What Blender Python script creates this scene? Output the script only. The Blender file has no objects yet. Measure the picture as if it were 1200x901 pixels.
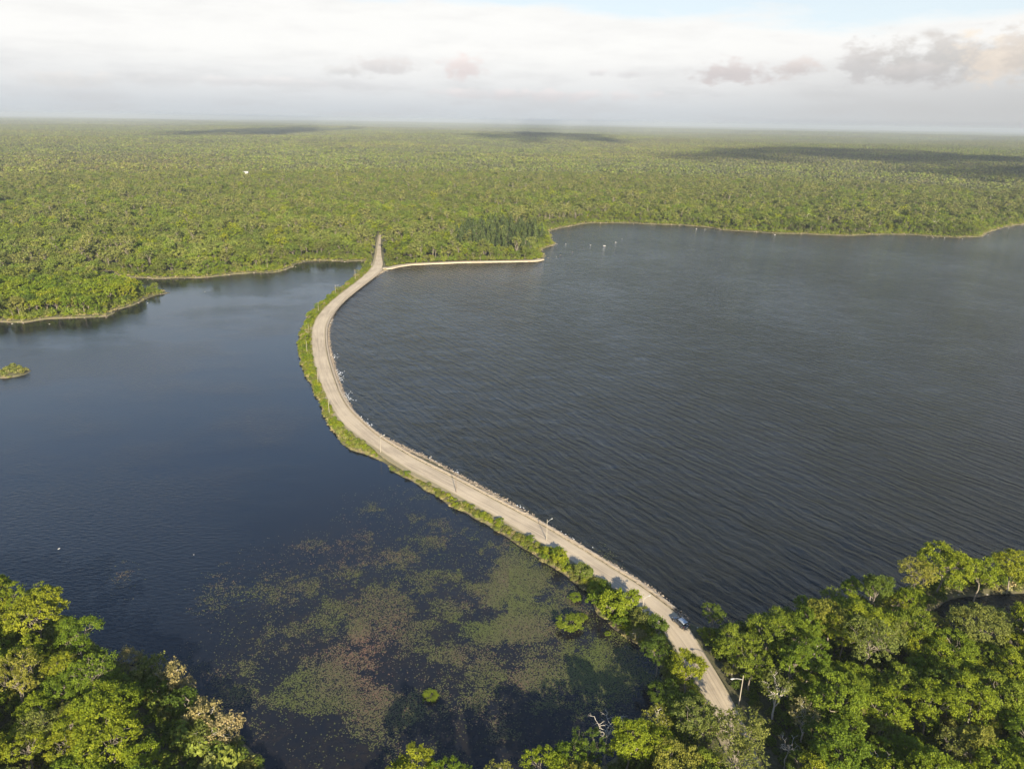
import bpy, bmesh, math, random
import numpy as np
from mathutils import Vector, Matrix, geometry

scene = bpy.context.scene
COL = scene.collection
PI = math.pi
rad = math.radians

# ------------------------------------------------------------------ camera
CAMH = 110.0
FPX = 832.0                      # focal length in units of a 1200 px wide picture
PITCH, ROLL = rad(20.3), rad(0.9)
_F = Vector((0, math.cos(PITCH), -math.sin(PITCH)))
_R0 = Vector((1, 0, 0)); _U0 = Vector((0, math.sin(PITCH), math.cos(PITCH)))
_R = _R0 * math.cos(ROLL) + _U0 * math.sin(ROLL)
_U = _U0 * math.cos(ROLL) - _R0 * math.sin(ROLL)
cam_data = bpy.data.cameras.new('camera')
cam = bpy.data.objects.new('camera', cam_data); COL.objects.link(cam)
cam_data.sensor_width = 36.0
cam_data.lens = 36.0 * FPX / 1200.0
cam_data.clip_start = 1.0
cam_data.clip_end = 120000.0
cam.matrix_world = Matrix(((_R.x, _U.x, -_F.x, 0), (_R.y, _U.y, -_F.y, 0), (_R.z, _U.z, -_F.z, CAMH), (0, 0, 0, 1)))
scene.camera = cam

def ray(u, v):
    return (_F * FPX + _R * (u - 600.0) + _U * (450.5 - v)).normalized()
def P(u, v, z=0.0):
    """survey helper: where the sight line through a photo point meets the level z"""
    d = ray(u, v)
    t = (z - CAMH) / d.z
    return Vector((d.x * t, d.y * t, z))

# ------------------------------------------------------------------ light
EXPO = 1.65
SUN_EL, SUN_AZ = rad(22.5), rad(12.0)       # sun behind the viewer, a little to the right
travel = Vector((-math.sin(SUN_AZ) * math.cos(SUN_EL), math.cos(SUN_AZ) * math.cos(SUN_EL), -math.sin(SUN_EL)))
sd_ = bpy.data.lights.new('sun', 'SUN'); sun = bpy.data.objects.new('sun', sd_); COL.objects.link(sun)
sd_.energy = 5.0; sd_.angle = rad(0.5); sd_.color = (1.0, 0.87, 0.64)
sun.rotation_euler = travel.to_track_quat('-Z', 'Y').to_euler()
sun.location = (0, -200, 300)

scene.view_settings.view_transform = 'Standard'
scene.view_settings.look = 'None'
scene.view_settings.gamma = 1.0
scene.view_settings.use_curve_mapping = False
scene.view_settings.exposure = EXPO
try:
    scene.cycles.max_bounces = 6; scene.cycles.diffuse_bounces = 2; scene.cycles.glossy_bounces = 2
    scene.cycles.transmission_bounces = 2; scene.cycles.transparent_max_bounces = 8; scene.cycles.volume_bounces = 0
except Exception:
    pass

WS = 0.095
world = bpy.data.worlds.new('World'); scene.world = world; world.use_nodes = True
def build_world():
    nt = world.node_tree; nt.nodes.clear(); L = nt.links.new
    N = lambda t: nt.nodes.new(t)
    out = N('ShaderNodeOutputWorld'); bg = N('ShaderNodeBackground'); bg.inputs['Strength'].default_value = WS
    sky = N('ShaderNodeTexSky'); sky.sky_type = 'NISHITA'; sky.sun_disc = False
    sky.sun_elevation = SUN_EL; sky.sun_rotation = PI - SUN_AZ
    sky.altitude = 110; sky.air_density = 1.0; sky.dust_density = 0.6; sky.ozone_density = 2.0
    tc = N('ShaderNodeTexCoord'); sep = N('ShaderNodeSeparateXYZ'); L(tc.outputs['Generated'], sep.inputs[0])
    def M(op, a, b=None, c=None, clamp=False):
        m = N('ShaderNodeMath'); m.operation = op; m.use_clamp = clamp
        for i, q in enumerate((a, b, c)):
            if q is None: continue
            if isinstance(q, (int, float)): m.inputs[i].default_value = q
            else: L(q, m.inputs[i])
        return m.outputs[0]
    def ramp(v, a, b, ya=0.0, yb=1.0, sm='SMOOTHSTEP'):
        m = N('ShaderNodeMapRange'); m.interpolation_type = sm
        L(v, m.inputs['Value'])
        for n_, q in (('From Min', a), ('From Max', b), ('To Min', ya), ('To Max', yb)):
            m.inputs[n_].default_value = q
        return m.outputs['Result']
    def mix(f, a, b):
        m = N('ShaderNodeMix'); m.data_type = 'RGBA'
        if isinstance(f, (int, float)): m.inputs[0].default_value = f
        else: L(f, m.inputs[0])
        for s, q in ((6, a), (7, b)):
            if isinstance(q, tuple): m.inputs[s].default_value = (*q, 1)
            else: L(q, m.inputs[s])
        return m.outputs[2]
    k = 1.0 / (WS * 2 ** EXPO)
    def c(r, g, b_): # display linear -> sky units
        return (r * k, g * k, b_ * k)
    az = M('ARCTAN2', sep.outputs['X'], sep.outputs['Y'])
    el = M('ARCSINE', sep.outputs['Z'])
    # coordinates stretched along the horizon, where far cloud decks lie edge on
    comb = N('ShaderNodeCombineXYZ'); L(az, comb.inputs[0]); L(M('MULTIPLY', el, 5.0), comb.inputs[1])
    comb2 = N('ShaderNodeCombineXYZ'); L(az, comb2.inputs[0]); L(M('MULTIPLY', el, 1.7), comb2.inputs[1])
    def noise(scale, detail=5, rough=0.55, off=0.0, cb=None):
        n = N('ShaderNodeTexNoise'); n.inputs['Scale'].default_value = scale
        n.inputs['Detail'].default_value = detail; n.inputs['Roughness'].default_value = rough
        mp = N('ShaderNodeMapping'); mp.inputs['Location'].default_value = (off, off * 0.7, off)
        L((cb or comb).outputs[0], mp.inputs['Vector']); L(mp.outputs[0], n.inputs['Vector'])
        return n.outputs['Fac']
    n1 = noise(3.0, 6); n2 = noise(9.0, 7, 0.6, 3.1); n3 = noise(30.0, 6, 0.62, 7.7)
    # cloud deck: thick near the horizon, breaking up into blue above
    top = M('ADD', M('MULTIPLY', M('SUBTRACT', n1, 0.5), 0.10), M('ADD', M('MULTIPLY', M('SUBTRACT', n2, 0.5), 0.03), M('MULTIPLY', az, -0.042)))
    e2 = M('SUBTRACT', el, top)
    deck = M('MAXIMUM', ramp(e2, rad(7.2), rad(9.0), 1.0, 0.0), ramp(el, rad(8), rad(20), 0.25, 0.0))
    wisps = M('MULTIPLY', ramp(n2, 0.45, 0.75), ramp(el, rad(8), rad(30), 0.4, 0.12))
    cover = M('MAXIMUM', deck, wisps)
    hz = c(0.62, 0.66, 0.70); mid = c(0.83, 0.84, 0.845); hi = c(1.0, 0.995, 0.975)
    dc = mix(ramp(el, rad(0.0), rad(2.8)), hz, mid)
    dc = mix(ramp(el, rad(1.8), rad(5.0)), dc, hi)
    # grey streaky texture in the deck
    str_ = M('MULTIPLY', ramp(n2, 0.4, 0.75, 0.0, 0.5), ramp(el, rad(0.5), rad(5.5), 1.0, 0.35))
    dc = mix(str_, dc, c(0.60, 0.60, 0.615))
    # duller sky to the right, low
    rgt = M('MULTIPLY', ramp(az, 0.10, 0.62), ramp(el, rad(1), rad(6.3), 0.75, 0.0))
    dc = mix(rgt, dc, c(0.56, 0.56, 0.555))
    paler = mix(ramp(el, rad(10), rad(28), 0.85, 0.0), sky.outputs['Color'], c(0.66, 0.75, 0.80))
    base = mix(cover, paler, dc)
    # small separate cumulus low over the horizon (photo u, v, half width, half height, tone)
    for (u, v, hw, hh, tone, seed) in [
        (445, 79, 42, 12, (0.60, 0.58, 0.58), 1), (545, 79, 32, 14, (0.70, 0.61, 0.60), 2), (402, 84, 25, 7, (0.62, 0.62, 0.62), 9),
        (855, 84, 50, 13, (0.58, 0.54, 0.54), 3), (934, 80, 24, 11, (0.60, 0.56, 0.55), 4),
        (1012, 75, 27, 20, (0.54, 0.53, 0.53), 5), (1110, 66, 80, 24, (0.52, 0.51, 0.50), 6), (1175, 68, 50, 26, (0.74, 0.66, 0.58), 7),
        (1075, 86, 50, 12, (0.52, 0.51, 0.51), 14), (1250, 60, 70, 30, (0.60, 0.56, 0.52), 15),
        (700, 86, 16, 5, (0.66, 0.65, 0.66), 8), (738, 87, 18, 5, (0.66, 0.65, 0.66), 10), (80, 92, 60, 9, (0.66, 0.66, 0.66), 11), (640, 112, 150, 7, (0.66, 0.63, 0.64), 12), (300, 96, 90, 6, (0.66, 0.66, 0.67), 13)]:
        d = ray(u, v); a0 = math.atan2(d.x, d.y); e0 = math.asin(d.z)
        ha = hw / 900.0 * 1.1; he = hh / 900.0 * 1.15
        dx = M('DIVIDE', M('SUBTRACT', az, a0), ha)
        dy = M('DIVIDE', M('SUBTRACT', el, e0), he)
        r2 = M('SQRT', M('ADD', M('MULTIPLY', dx, dx), M('MULTIPLY', dy, dy)))
        nn = noise(38.0, 6, 0.62, seed * 2.37, comb2)
        fld = M('ADD', M('SUBTRACT', 1.0, r2), M('MULTIPLY', M('SUBTRACT', nn, 0.5), 2.6))
        m = ramp(fld, 0.0, 0.75, 0.0, 0.85 if u > 780 else 0.65)
        lit = M('ADD', ramp(dy, -0.5, 0.9), M('MULTIPLY', M('SUBTRACT', nn, 0.5), 1.2), clamp=True)
        base = mix(m, base, mix(lit, c(*[q * 1.08 for q in tone]), c(*[min(1.0, q * 1.35 * w__) for q, w__ in zip(tone, (1.03, 1.0, 0.97))])))
    L(base, bg.inputs['Color']); L(bg.outputs[0], out.inputs['Surface'])
build_world()

# ------------------------------------------------------------------ helpers
def link(o):
    COL.objects.link(o); return o
def tag(o, label=None, cat=None, group=None, kind=None):
    if label: o['label'] = label
    if cat: o['category'] = cat
    if group: o['group'] = group
    if kind: o['kind'] = kind
    return o
def empty(name, loc, rz=0.0, s=1.0):
    o = bpy.data.objects.new(name, None); link(o)
    o.location = loc; o.rotation_euler = (0, 0, rz); o.scale = (s, s, s)
    o.empty_display_size = 0.5
    return o
def mesh_np(name, verts, faces, mats=(), smooth=False, attr=None, col=None):
    """verts (n,3), faces (m,k) all of one size"""
    me = bpy.data.meshes.new(name)
    verts = np.asarray(verts, dtype=np.float32); faces = np.asarray(faces, dtype=np.int32)
    k = faces.shape[1]
    me.vertices.add(len(verts)); me.vertices.foreach_set('co', verts.ravel())
    me.loops.add(faces.size); me.loops.foreach_set('vertex_index', faces.ravel())
    me.polygons.add(len(faces)); me.polygons.foreach_set('loop_start', np.arange(0, faces.size, k, dtype=np.int32))
    me.polygons.foreach_set('loop_total', np.full(len(faces), k, dtype=np.int32))
    if attr is not None:
        a = me.attributes.new('v', 'FLOAT', 'POINT'); a.data.foreach_set('value', np.asarray(attr, dtype=np.float32))
    if col is not None:
        a = me.attributes.new('col', 'FLOAT_COLOR', 'POINT'); a.data.foreach_set('color', np.asarray(col, dtype=np.float32).ravel())
    for m in mats: me.materials.append(m)
    me.update(calc_edges=True)
    if smooth: me.polygons.foreach_set('use_smooth', np.ones(len(faces), dtype=bool))
    me.validate()
    return me
def mesh_py(name, verts, faces, mats=(), smooth=False):
    me = bpy.data.meshes.new(name); me.from_pydata([tuple(v) for v in verts], [], faces)
    for m in mats: me.materials.append(m)
    me.update()
    if smooth:
        me.polygons.foreach_set('use_smooth', np.ones(len(me.polygons), dtype=bool))
    return me
def obj(name, me, parent=None, loc=None):
    o = bpy.data.objects.new(name, me); link(o)
    if parent: o.parent = parent
    if loc is not None: o.location = loc
    return o

class NT:
    def __init__(s, name):
        s.m = bpy.data.materials.new(name); s.m.use_nodes = True
        s.t = s.m.node_tree; s.t.nodes.clear()
        s.out = s.n('ShaderNodeOutputMaterial')
    def n(s, t): return s.t.nodes.new(t)
    def l(s, a, b): s.t.links.new(a, b)
    def put(s, node, key, q):
        i = node.inputs[key]
        if isinstance(q, (int, float)): i.default_value = q
        elif isinstance(q, tuple): i.default_value = (*q, 1) if len(q) == 3 and len(i.default_value) == 4 else q
        else: s.l(q, i)
    def pos(s): return s.n('ShaderNodeNewGeometry').outputs['Position']
    def objco(s): return s.n('ShaderNodeTexCoord').outputs['Object']
    def mapping(s, v, scale=(1, 1, 1), rot=(0, 0, 0), loc=(0, 0, 0)):
        m = s.n('ShaderNodeMapping'); m.inputs['Scale'].default_value = scale; m.inputs['Rotation'].default_value = rot
        m.inputs['Location'].default_value = loc; s.l(v, m.inputs['Vector']); return m.outputs[0]
    def noise(s, v, scale, detail=3, rough=0.5, dist=0.0):
        m = s.n('ShaderNodeTexNoise'); s.l(v, m.inputs['Vector']); m.inputs['Scale'].default_value = scale
        m.inputs['Detail'].default_value = detail; m.inputs['Roughness'].default_value = rough
        m.inputs['Distortion'].default_value = dist; return m.outputs['Fac']
    def math(s, op, a, b=None, clamp=False):
        m = s.n('ShaderNodeMath'); m.operation = op; m.use_clamp = clamp
        s.put(m, 0, a)
        if b is not None: s.put(m, 1, b)
        return m.outputs[0]
    def rng(s, v, a, b, ya=0.0, yb=1.0, sm='LINEAR'):
        m = s.n('ShaderNodeMapRange'); m.interpolation_type = sm; s.l(v, m.inputs['Value'])
        for k, q in (('From Min', a), ('From Max', b), ('To Min', ya), ('To Max', yb)): m.inputs[k].default_value = q
        return m.outputs['Result']
    def mix(s, f, a, b, bt='MIX'):
        m = s.n('ShaderNodeMix'); m.data_type = 'RGBA'; m.blend_type = bt
        s.put(m, 0, f); s.put(m, 6, a); s.put(m, 7, b); return m.outputs[2]
    def ramp(s, v, stops):
        m = s.n('ShaderNodeValToRGB'); s.l(v, m.inputs[0]); e = m.color_ramp.elements
        while len(e) < len(stops): e.new(0.5)
        for i, (p, c) in enumerate(stops): e[i].position = p; e[i].color = (*c, 1)
        return m.outputs[0]
    def attr(s, name, typ='GEOMETRY'):
        a = s.n('ShaderNodeAttribute'); a.attribute_name = name; a.attribute_type = typ; return a
    def bump(s, h, strength=0.5, dist=0.1, normal=None):
        b = s.n('ShaderNodeBump'); b.inputs['Strength'].default_value = strength; b.inputs['Distance'].default_value = dist
        s.l(h, b.inputs['Height'])
        if normal is not None: s.l(normal, b.inputs['Normal'])
        return b.outputs['Normal']
    def bsdf(s, color, rough=0.9, metal=0.0, spec=0.3, normal=None, link_out=True):
        p = s.n('ShaderNodeBsdfPrincipled'); s.put(p, 'Base Color', color); s.put(p, 'Roughness', rough)
        s.put(p, 'Metallic', metal); s.put(p, 'Specular IOR Level', spec)
        if normal is not None: s.l(normal, p.inputs['Normal'])
        if link_out: s.l(p.outputs[0], s.out.inputs['Surface'])
        return p

# leaf colours (real albedo)
LEAF = {}
def leafmat(name, cols, transl=0.45, patchy=None):
    t = NT(name)
    rnd = t.n('ShaderNodeObjectInfo').outputs['Random']
    c = t.ramp(rnd, [((i + 0.5) / len(cols), q) for i, q in enumerate(cols)])
    v = t.attr('v').outputs['Fac']
    hs = t.n('ShaderNodeHueSaturation'); t.l(c, hs.inputs['Color'])
    t.l(t.rng(v, 0, 1, 0.72, 1.62), hs.inputs['Value']); t.l(t.rng(v, 0, 1, 0.515, 0.488), hs.inputs['Hue'])
    cc = hs.outputs[0]
    if patchy:
        pn = t.noise(t.pos(), 0.010, 4, 0.6)
        cc = t.mix(t.rng(pn, 0.44, 0.62, 0.0, 0.55), cc, patchy)
        pb = t.noise(t.mapping(t.pos(), loc=(500, 90, 0)), 0.022, 4, 0.6)
        h2 = t.n('ShaderNodeHueSaturation'); t.l(cc, h2.inputs['Color']); t.l(t.rng(pb, 0.35, 0.65, 0.62, 1.28), h2.inputs['Value']); cc = h2.outputs[0]
    d = t.bsdf(cc, 0.65, spec=0.25, link_out=False)
    tr = t.n('ShaderNodeBsdfTranslucent'); t.l(t.mix(0.4, cc, (0.20, 0.24, 0.01)), tr.inputs['Color'])
    ms = t.n('ShaderNodeMixShader'); ms.inputs[0].default_value = transl
    t.l(d.outputs[0], ms.inputs[1]); t.l(tr.outputs[0], ms.inputs[2]); t.l(ms.outputs[0], t.out.inputs['Surface'])
    LEAF[name] = t.m
    return t.m
leafmat('leaf_bright', [(0.130, 0.170, 0.008), (0.150, 0.185, 0.008), (0.172, 0.188, 0.010)])
leafmat('leaf_green', [(0.092, 0.138, 0.008), (0.112, 0.155, 0.009), (0.126, 0.160, 0.012)])
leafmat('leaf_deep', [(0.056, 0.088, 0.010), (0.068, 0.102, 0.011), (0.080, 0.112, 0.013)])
leafmat('leaf_olive', [(0.130, 0.140, 0.028), (0.115, 0.140, 0.028), (0.150, 0.148, 0.032)])
leafmat('leaf_gold', [(0.190, 0.180, 0.026), (0.175, 0.178, 0.022), (0.185, 0.185, 0.028)])
leafmat('leaf_tan', [(0.26, 0.21, 0.10), (0.24, 0.20, 0.08), (0.20, 0.18, 0.07)])
leafmat('leaf_mid', [(0.095, 0.138, 0.016), (0.130, 0.172, 0.018), (0.165, 0.190, 0.026), (0.150, 0.155, 0.042), (0.115, 0.160, 0.016)], patchy=(0.125, 0.145, 0.040))
leafmat('leaf_pine', [(0.072, 0.088, 0.018), (0.092, 0.104, 0.022), (0.112, 0.116, 0.028)], transl=0.1)
leafmat('leaf_dark', [(0.028, 0.044, 0.012), (0.036, 0.052, 0.013), (0.048, 0.066, 0.015)], transl=0.1)

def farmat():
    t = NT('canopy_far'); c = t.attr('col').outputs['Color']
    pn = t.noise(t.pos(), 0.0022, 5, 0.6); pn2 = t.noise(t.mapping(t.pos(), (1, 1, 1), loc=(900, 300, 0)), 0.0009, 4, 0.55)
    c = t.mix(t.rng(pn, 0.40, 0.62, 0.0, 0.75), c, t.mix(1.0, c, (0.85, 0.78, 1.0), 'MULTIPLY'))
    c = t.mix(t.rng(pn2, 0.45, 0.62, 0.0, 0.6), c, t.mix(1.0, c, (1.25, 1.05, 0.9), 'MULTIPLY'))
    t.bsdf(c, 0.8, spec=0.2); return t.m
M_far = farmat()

def barkmat(name, a, b):
    t = NT(name); n = t.noise(t.mapping(t.objco(), (6, 6, 1.2)), 2.0, 4, 0.6)
    c = t.mix(n, a, b); t.bsdf(c, 0.9, normal=t.bump(n, 0.6, 0.03)); return t.m
M_bark = barkmat('bark_grey', (0.10, 0.085, 0.065), (0.24, 0.21, 0.17))
M_pale = barkmat('bark_pale', (0.30, 0.27, 0.23), (0.50, 0.46, 0.40))

# ------------------------------------------------------------------ survey lines (photo points -> metres on the ground)
def pl(pts, z=0.0): return [tuple(P(u, v, z))[:2] for u, v in pts]
rng0 = np.random.default_rng(7)
def rough(pts, amp, step=4.0, seed=1):
    """resample a polyline and wobble it sideways"""
    pts = np.array(pts, float); out = []
    r = np.random.default_rng(seed)
    for a, b in zip(pts[:-1], pts[1:]):
        n = max(1, int(np.hypot(*(b - a)) / step))
        for i in range(n): out.append(a + (b - a) * i / n)
    out.append(pts[-1]); out = np.array(out)
    if amp > 0:
        w = r.normal(size=(len(out), 2)) * 0.6
        k = np.array([1, 2, 3, 2, 1]) / 9.0
        w2 = r.normal(size=(len(out), 2)) * 2.2
        for j in range(2):
            w[:, j] += np.convolve(w2[:, j], k, 'same')
        w *= amp; w[0] = w[-1] = 0
        out = out + w
    return out
causeway_left = pl([(428, 306), (424, 316), (417, 325), (404, 334), (390, 344), (374, 357), (361, 369), (354, 385), (350, 398), (349, 412), (354, 430), (361, 446), (369, 462), (377, 481),
    (388, 502), (394, 512), (410, 527), (430, 536), (455, 547), (480, 563), (530, 592), (580, 620), (607, 637), (630, 653), (650, 667), (670, 680), (690, 694), (702, 716), (718, 736), (742, 752), (762, 762),
    (772, 780), (778, 800), (776, 822), (768, 842)])
shore_nearmid = pl([(768, 842), (745, 862), (715, 888), (680, 905), (640, 925), (560, 950), (480, 960), (400, 955), (345, 930), (318, 905), (292, 880), (262, 850), (243, 826), (220, 802), (185, 784), (150, 776), (122, 766), (104, 745), (82, 728), (50, 713), (10, 704), (-40, 698), (-200, 676), (-420, 668)])
shore_point = pl([(-420, 395), (-200, 386), (-60, 381), (0, 378), (30, 379), (60, 375), (95, 373), (125, 371), (142, 363), (160, 358), (172, 351), (184, 346), (201, 343), (190, 340), (176, 342), (160, 338), (142, 334), (131, 330), (123, 328), (122, 323), (127, 319), (134, 320)])
shore_far_l = pl([(134, 320), (150, 325), (180, 327), (230, 326), (270, 323), (300, 319.5), (322, 319.5), (337, 316), (344, 310.5), (355, 307.5), (380, 306.5), (405, 307), (428, 306)])
lake_left = np.vstack([rough(causeway_left, 0.45, 2.5, 3), rough(shore_nearmid, 0.9, 4, 4), rough(shore_point, 1.2, 4, 5), rough(shore_far_l, 1.0, 4, 6)])

shore_right = pl([(453, 316.5), (462, 313.5), (480, 311.5), (540, 309), (600, 308), (632, 307), (638, 303)]) 
shore_cove = pl([(638, 303), (640, 299), (633, 297), (638, 291), (650, 288), (646, 281), (642, 272), (655, 268.5), (672, 264.5), (690, 262), (720, 261.5), (760, 262.5), (800, 264.5), (835, 267), (846, 270),
    (880, 272), (920, 274), (950, 275), (1000, 276.5), (1030, 275), (1060, 275), (1090, 277), (1125, 279), (1150, 277.5), (1160, 272), (1180, 266), (1205, 262), (1260, 256), (1400, 258), (1600, 290), (1800, 400), (1850, 560)])
shore_near_r = pl([(1850, 560), (1600, 590), (1400, 622), (1300, 640), (1200, 655)], 3) + pl([(1150, 664), (1105, 668), (1060, 690), (1010, 708), (960, 716), (920, 724), (885, 734), (868, 738), (845, 744), (820, 738), (806, 729)])
causeway_right = pl([(806, 729), (800, 722), (790, 714), (775, 700), (762, 689), (745, 679), (720, 664), (690, 647), (660, 628), (640, 616), (620, 603), (590, 586), (560, 569), (530, 553), (500, 537), (475, 525), (455, 515), (440, 508), (425, 496), (412, 481), (402, 463), (396, 446), (390, 426), (386, 409), (384, 393), (385, 381), (389, 369), (396, 358), (406, 348.5), (419, 338), (433, 328), (445, 320.5), (453, 316.5)])
lake_right = np.vstack([rough(shore_right, 0.25, 3, 8), rough(shore_cove, 1.0, 5, 9), rough(shore_near_r, 0.8, 4, 10), rough(causeway_right, 0.28, 2.5, 11)])
marsh_pond = rough(pl([(1068, 722), (1100, 708), (1130, 700), (1175, 694), (1240, 690), (1300, 700), (1310, 745), (1240, 752), (1180, 750), (1120, 742), (1080, 736), (1068, 722)]), 0.8, 3, 12)
islet = rough(pl([(-4, 437), (6, 431), (18, 429), (32, 432), (37, 434), (30, 439), (18, 442), (2, 444), (-12, 442), (-4, 437)]), 0.25, 2, 13)

road_l = pl([(445, 275), (443, 284), (441, 300), (438, 313), (422, 327), (405, 340), (389, 352), (376, 365), (368, 377), (365, 390), (366, 415), (372, 440), (383, 465), (395, 488), (407, 502), (431, 518), (456, 535), (480, 551), (505, 563), (530, 577), (580, 604), (630, 633), (665, 654), (690, 670), (715, 686), (732, 698), (745, 710), (757, 722), (767, 731), (778, 742), (792, 759), (806, 784), (820, 808), (834, 828), (850, 860), (866, 905)], 1.1)
road_r = pl([(446.5, 275), (446, 284), (446.5, 300), (451, 314), (433, 327), (416, 340), (401, 352), (390, 365), (383, 377), (380, 390), (382.5, 415), (390, 440), (399, 465), (409, 480), (419, 490), (437, 507), (458, 521), (480, 534), (505, 547), (530, 559), (580, 586), (630, 612), (665, 633), (690, 648), (716, 665), (738, 678), (757, 691), (773, 703), (785, 712), (797, 722), (812, 742), (827, 767), (841, 790), (857, 818), (875, 852), (895, 905)], 1.1)
def resample(pts, n):
    pts = np.array(pts, float); d = np.r_[0, np.cumsum(np.hypot(*np.diff(pts, axis=0).T))]
    s = np.linspace(0, d[-1], n); return np.c_[np.interp(s, d, pts[:, 0]), np.interp(s, d, pts[:, 1])]
def smooth(p, k=3):
    p = p.copy()
    for _ in range(k): p[1:-1] = p[1:-1] * 0.5 + (p[:-2] + p[2:]) * 0.25
    return p
# match left and right edges station by station
n_st = len(road_l)
def dense(pts, per=14):
    out = []
    for a, b in zip(pts[:-1], pts[1:]):
        for i in range(per): out.append((a[0] + (b[0] - a[0]) * i / per, a[1] + (b[1] - a[1]) * i / per))
    out.append(pts[-1]); return np.array(out)
RL = smooth(dense(road_l), 60); RR = smooth(dense(road_r), 60)
RC = (RL + RR) / 2
RHW = np.hypot(*(RR - RL).T) / 2

def seg_dist(px, py, poly):
    a = poly[:-1]; b = poly[1:]; best = np.full(px.shape, 1e18)
    for (ax, ay), (bx, by) in zip(a, b):
        dx, dy = bx - ax, by - ay; L2 = dx * dx + dy * dy + 1e-12
        t = np.clip(((px - ax) * dx + (py - ay) * dy) / L2, 0, 1)
        d = (px - ax - t * dx) ** 2 + (py - ay - t * dy) ** 2
        np.minimum(best, d, out=best)
    return np.sqrt(best)
def inside(px, py, poly):
    c = np.zeros(px.shape, bool); n = len(poly); j = n - 1
    for i in range(n):
        xi, yi = poly[i]; xj, yj = poly[j]
        m = ((yi > py) != (yj > py))
        if m.any():
            c ^= m & (px < (xj - xi) * (py - yi) / (yj - yi + 1e-12) + xi)
        j = i
    return c

# fine survey grid
GX0, GX1, GY0, GY1, GS = -440.0, 960.0, 45.0, 960.0, 2.5
gx = np.arange(GX0, GX1 + 0.1, GS); gy = np.arange(GY0, GY1 + 0.1, GS)
FX, FY = np.meshgrid(gx, gy)
def closed(p): return np.vstack([p, p[:1]])
def local_dist(poly, reach=1e9):
    return seg_dist(FX.astype(np.float32), FY.astype(np.float32), poly.astype(np.float32))
dL = local_dist(closed(lake_left)); dR = local_dist(closed(lake_right)); dP = local_dist(closed(marsh_pond)); dI = local_dist(closed(islet))
inL = inside(FX, FY, lake_left); inR = inside(FX, FY, lake_right); inP = inside(FX, FY, marsh_pond); inI = inside(FX, FY, islet)
inL &= ~inI
dL = np.minimum(dL, dI)
water = inL | inR | inP
dd = np.minimum(np.minimum(dL, dR), dP)
SDF = np.where(water, -dd, dd)                 # positive on land
ROADD = seg_dist(FX.astype(np.float32), FY.astype(np.float32), RC[::5].astype(np.float32))
def bil(A, x, y, outside=200.0):
    x = np.asarray(x, float); y = np.asarray(y, float)
    u = (x - GX0) / GS; v = (y - GY0) / GS
    ok = (u >= 0) & (u < len(gx) - 1) & (v >= 0) & (v < len(gy) - 1)
    ui = np.clip(u.astype(int), 0, len(gx) - 2); vi = np.clip(v.astype(int), 0, len(gy) - 2)
    fu = u - ui; fv = v - vi
    r = A[vi, ui] * (1 - fu) * (1 - fv) + A[vi, ui + 1] * fu * (1 - fv) + A[vi + 1, ui] * (1 - fu) * fv + A[vi + 1, ui + 1] * fu * fv
    return np.where(ok, r, outside)

def hills(x, y):
    r = np.hypot(x, y); f = np.clip((r - 1300) / 3000, 0, 1)
    h = (np.sin(x / 610 + 1.3) * np.cos(y / 830 + 0.4) * 8 + np.sin(x / 1570 + y / 2100) * 8 + np.sin((x - y) / 390) * 3 + np.sin(x / 230 + 0.7) * np.cos(y / 270) * 4) + 8
    g = np.clip((r - 9000) / 9000, 0, 1)
    h2 = (np.sin(x / 4300 + 2.1) * 9 + np.sin(x / 1900 - y / 9000) * 5 + np.cos(x / 8100 + 0.7) * 7) * g
    return h * f + h2
def landz(x, y):
    s = bil(SDF, x, y)
    z = np.clip(s * 0.42, -1.8, 1.0)
    z = z + np.clip((s - 10) / 60, 0, 1) * (1.2 + 1.0 * np.sin(x / 37) * np.cos(y / 45))
    rd = bil(ROADD, x, y)
    near_road = np.clip((rd - 7.5) / 6, 0, 1)
    z = np.where(s > 0, np.minimum(z, 1.0) * (1 - near_road) + z * near_road, z)
    return z + np.where(s > 100, hills(x, y), 0)

# ------------------------------------------------------------------ ground
def ground_material():
    t = NT('ground'); p = t.pos(); z = t.n('ShaderNodeSeparateXYZ'); t.l(p, z.inputs[0])
    n = t.noise(p, 0.35, 5, 0.6); n2 = t.noise(p, 2.5, 4, 0.6); n3 = t.noise(p, 0.06, 4, 0.6)
    floor = t.mix(n, (0.030, 0.036, 0.014), (0.070, 0.066, 0.030))
    floor = t.mix(t.rng(n2, 0.42, 0.62), floor, (0.085, 0.075, 0.045))
    shore = t.mix(n2, (0.09, 0.07, 0.045), (0.21, 0.17, 0.115))
    shore = t.mix(t.rng(n, 0.4, 0.6), shore, (0.14, 0.14, 0.05))
    zz = t.math('ADD', z.outputs['Z'], t.math('MULTIPLY', t.math('SUBTRACT', n, 0.5), 0.5))
    rim = t.noise(p, 0.045, 3, 0.6)
    zz = t.math('ADD', zz, t.rng(rim, 0.40, 0.60, -0.15, 0.45))
    c = t.mix(t.rng(zz, 0.25, 0.70), shore, floor)
    wet = t.mix(t.rng(z.outputs['Z'], -0.05, 0.22), (0.05, 0.042, 0.03), c)
    t.bsdf(wet, 0.95, normal=t.bump(n2, 0.6, 0.15)); return t.m
M_ground = ground_material()
def axis(lo, hi, a, b, s, n_out, end):
    core = np.arange(a, b + 0.1, s)
    g1 = a - np.geomspace(s, abs(a) + end, n_out)[::-1]; g2 = b + np.geomspace(s, end, n_out)
    return np.r_[g1, core, g2]
ax = axis(None, None, GX0, GX1, GS, 46, 60000); ay = axis(None, None, GY0, GY1, GS, 46, 60000)
X, Y = np.meshgrid(ax, ay); Z = landz(X, Y)
m_ = (X < GX0) | (X > GX1) | (Y < GY0) | (Y > GY1)
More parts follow.
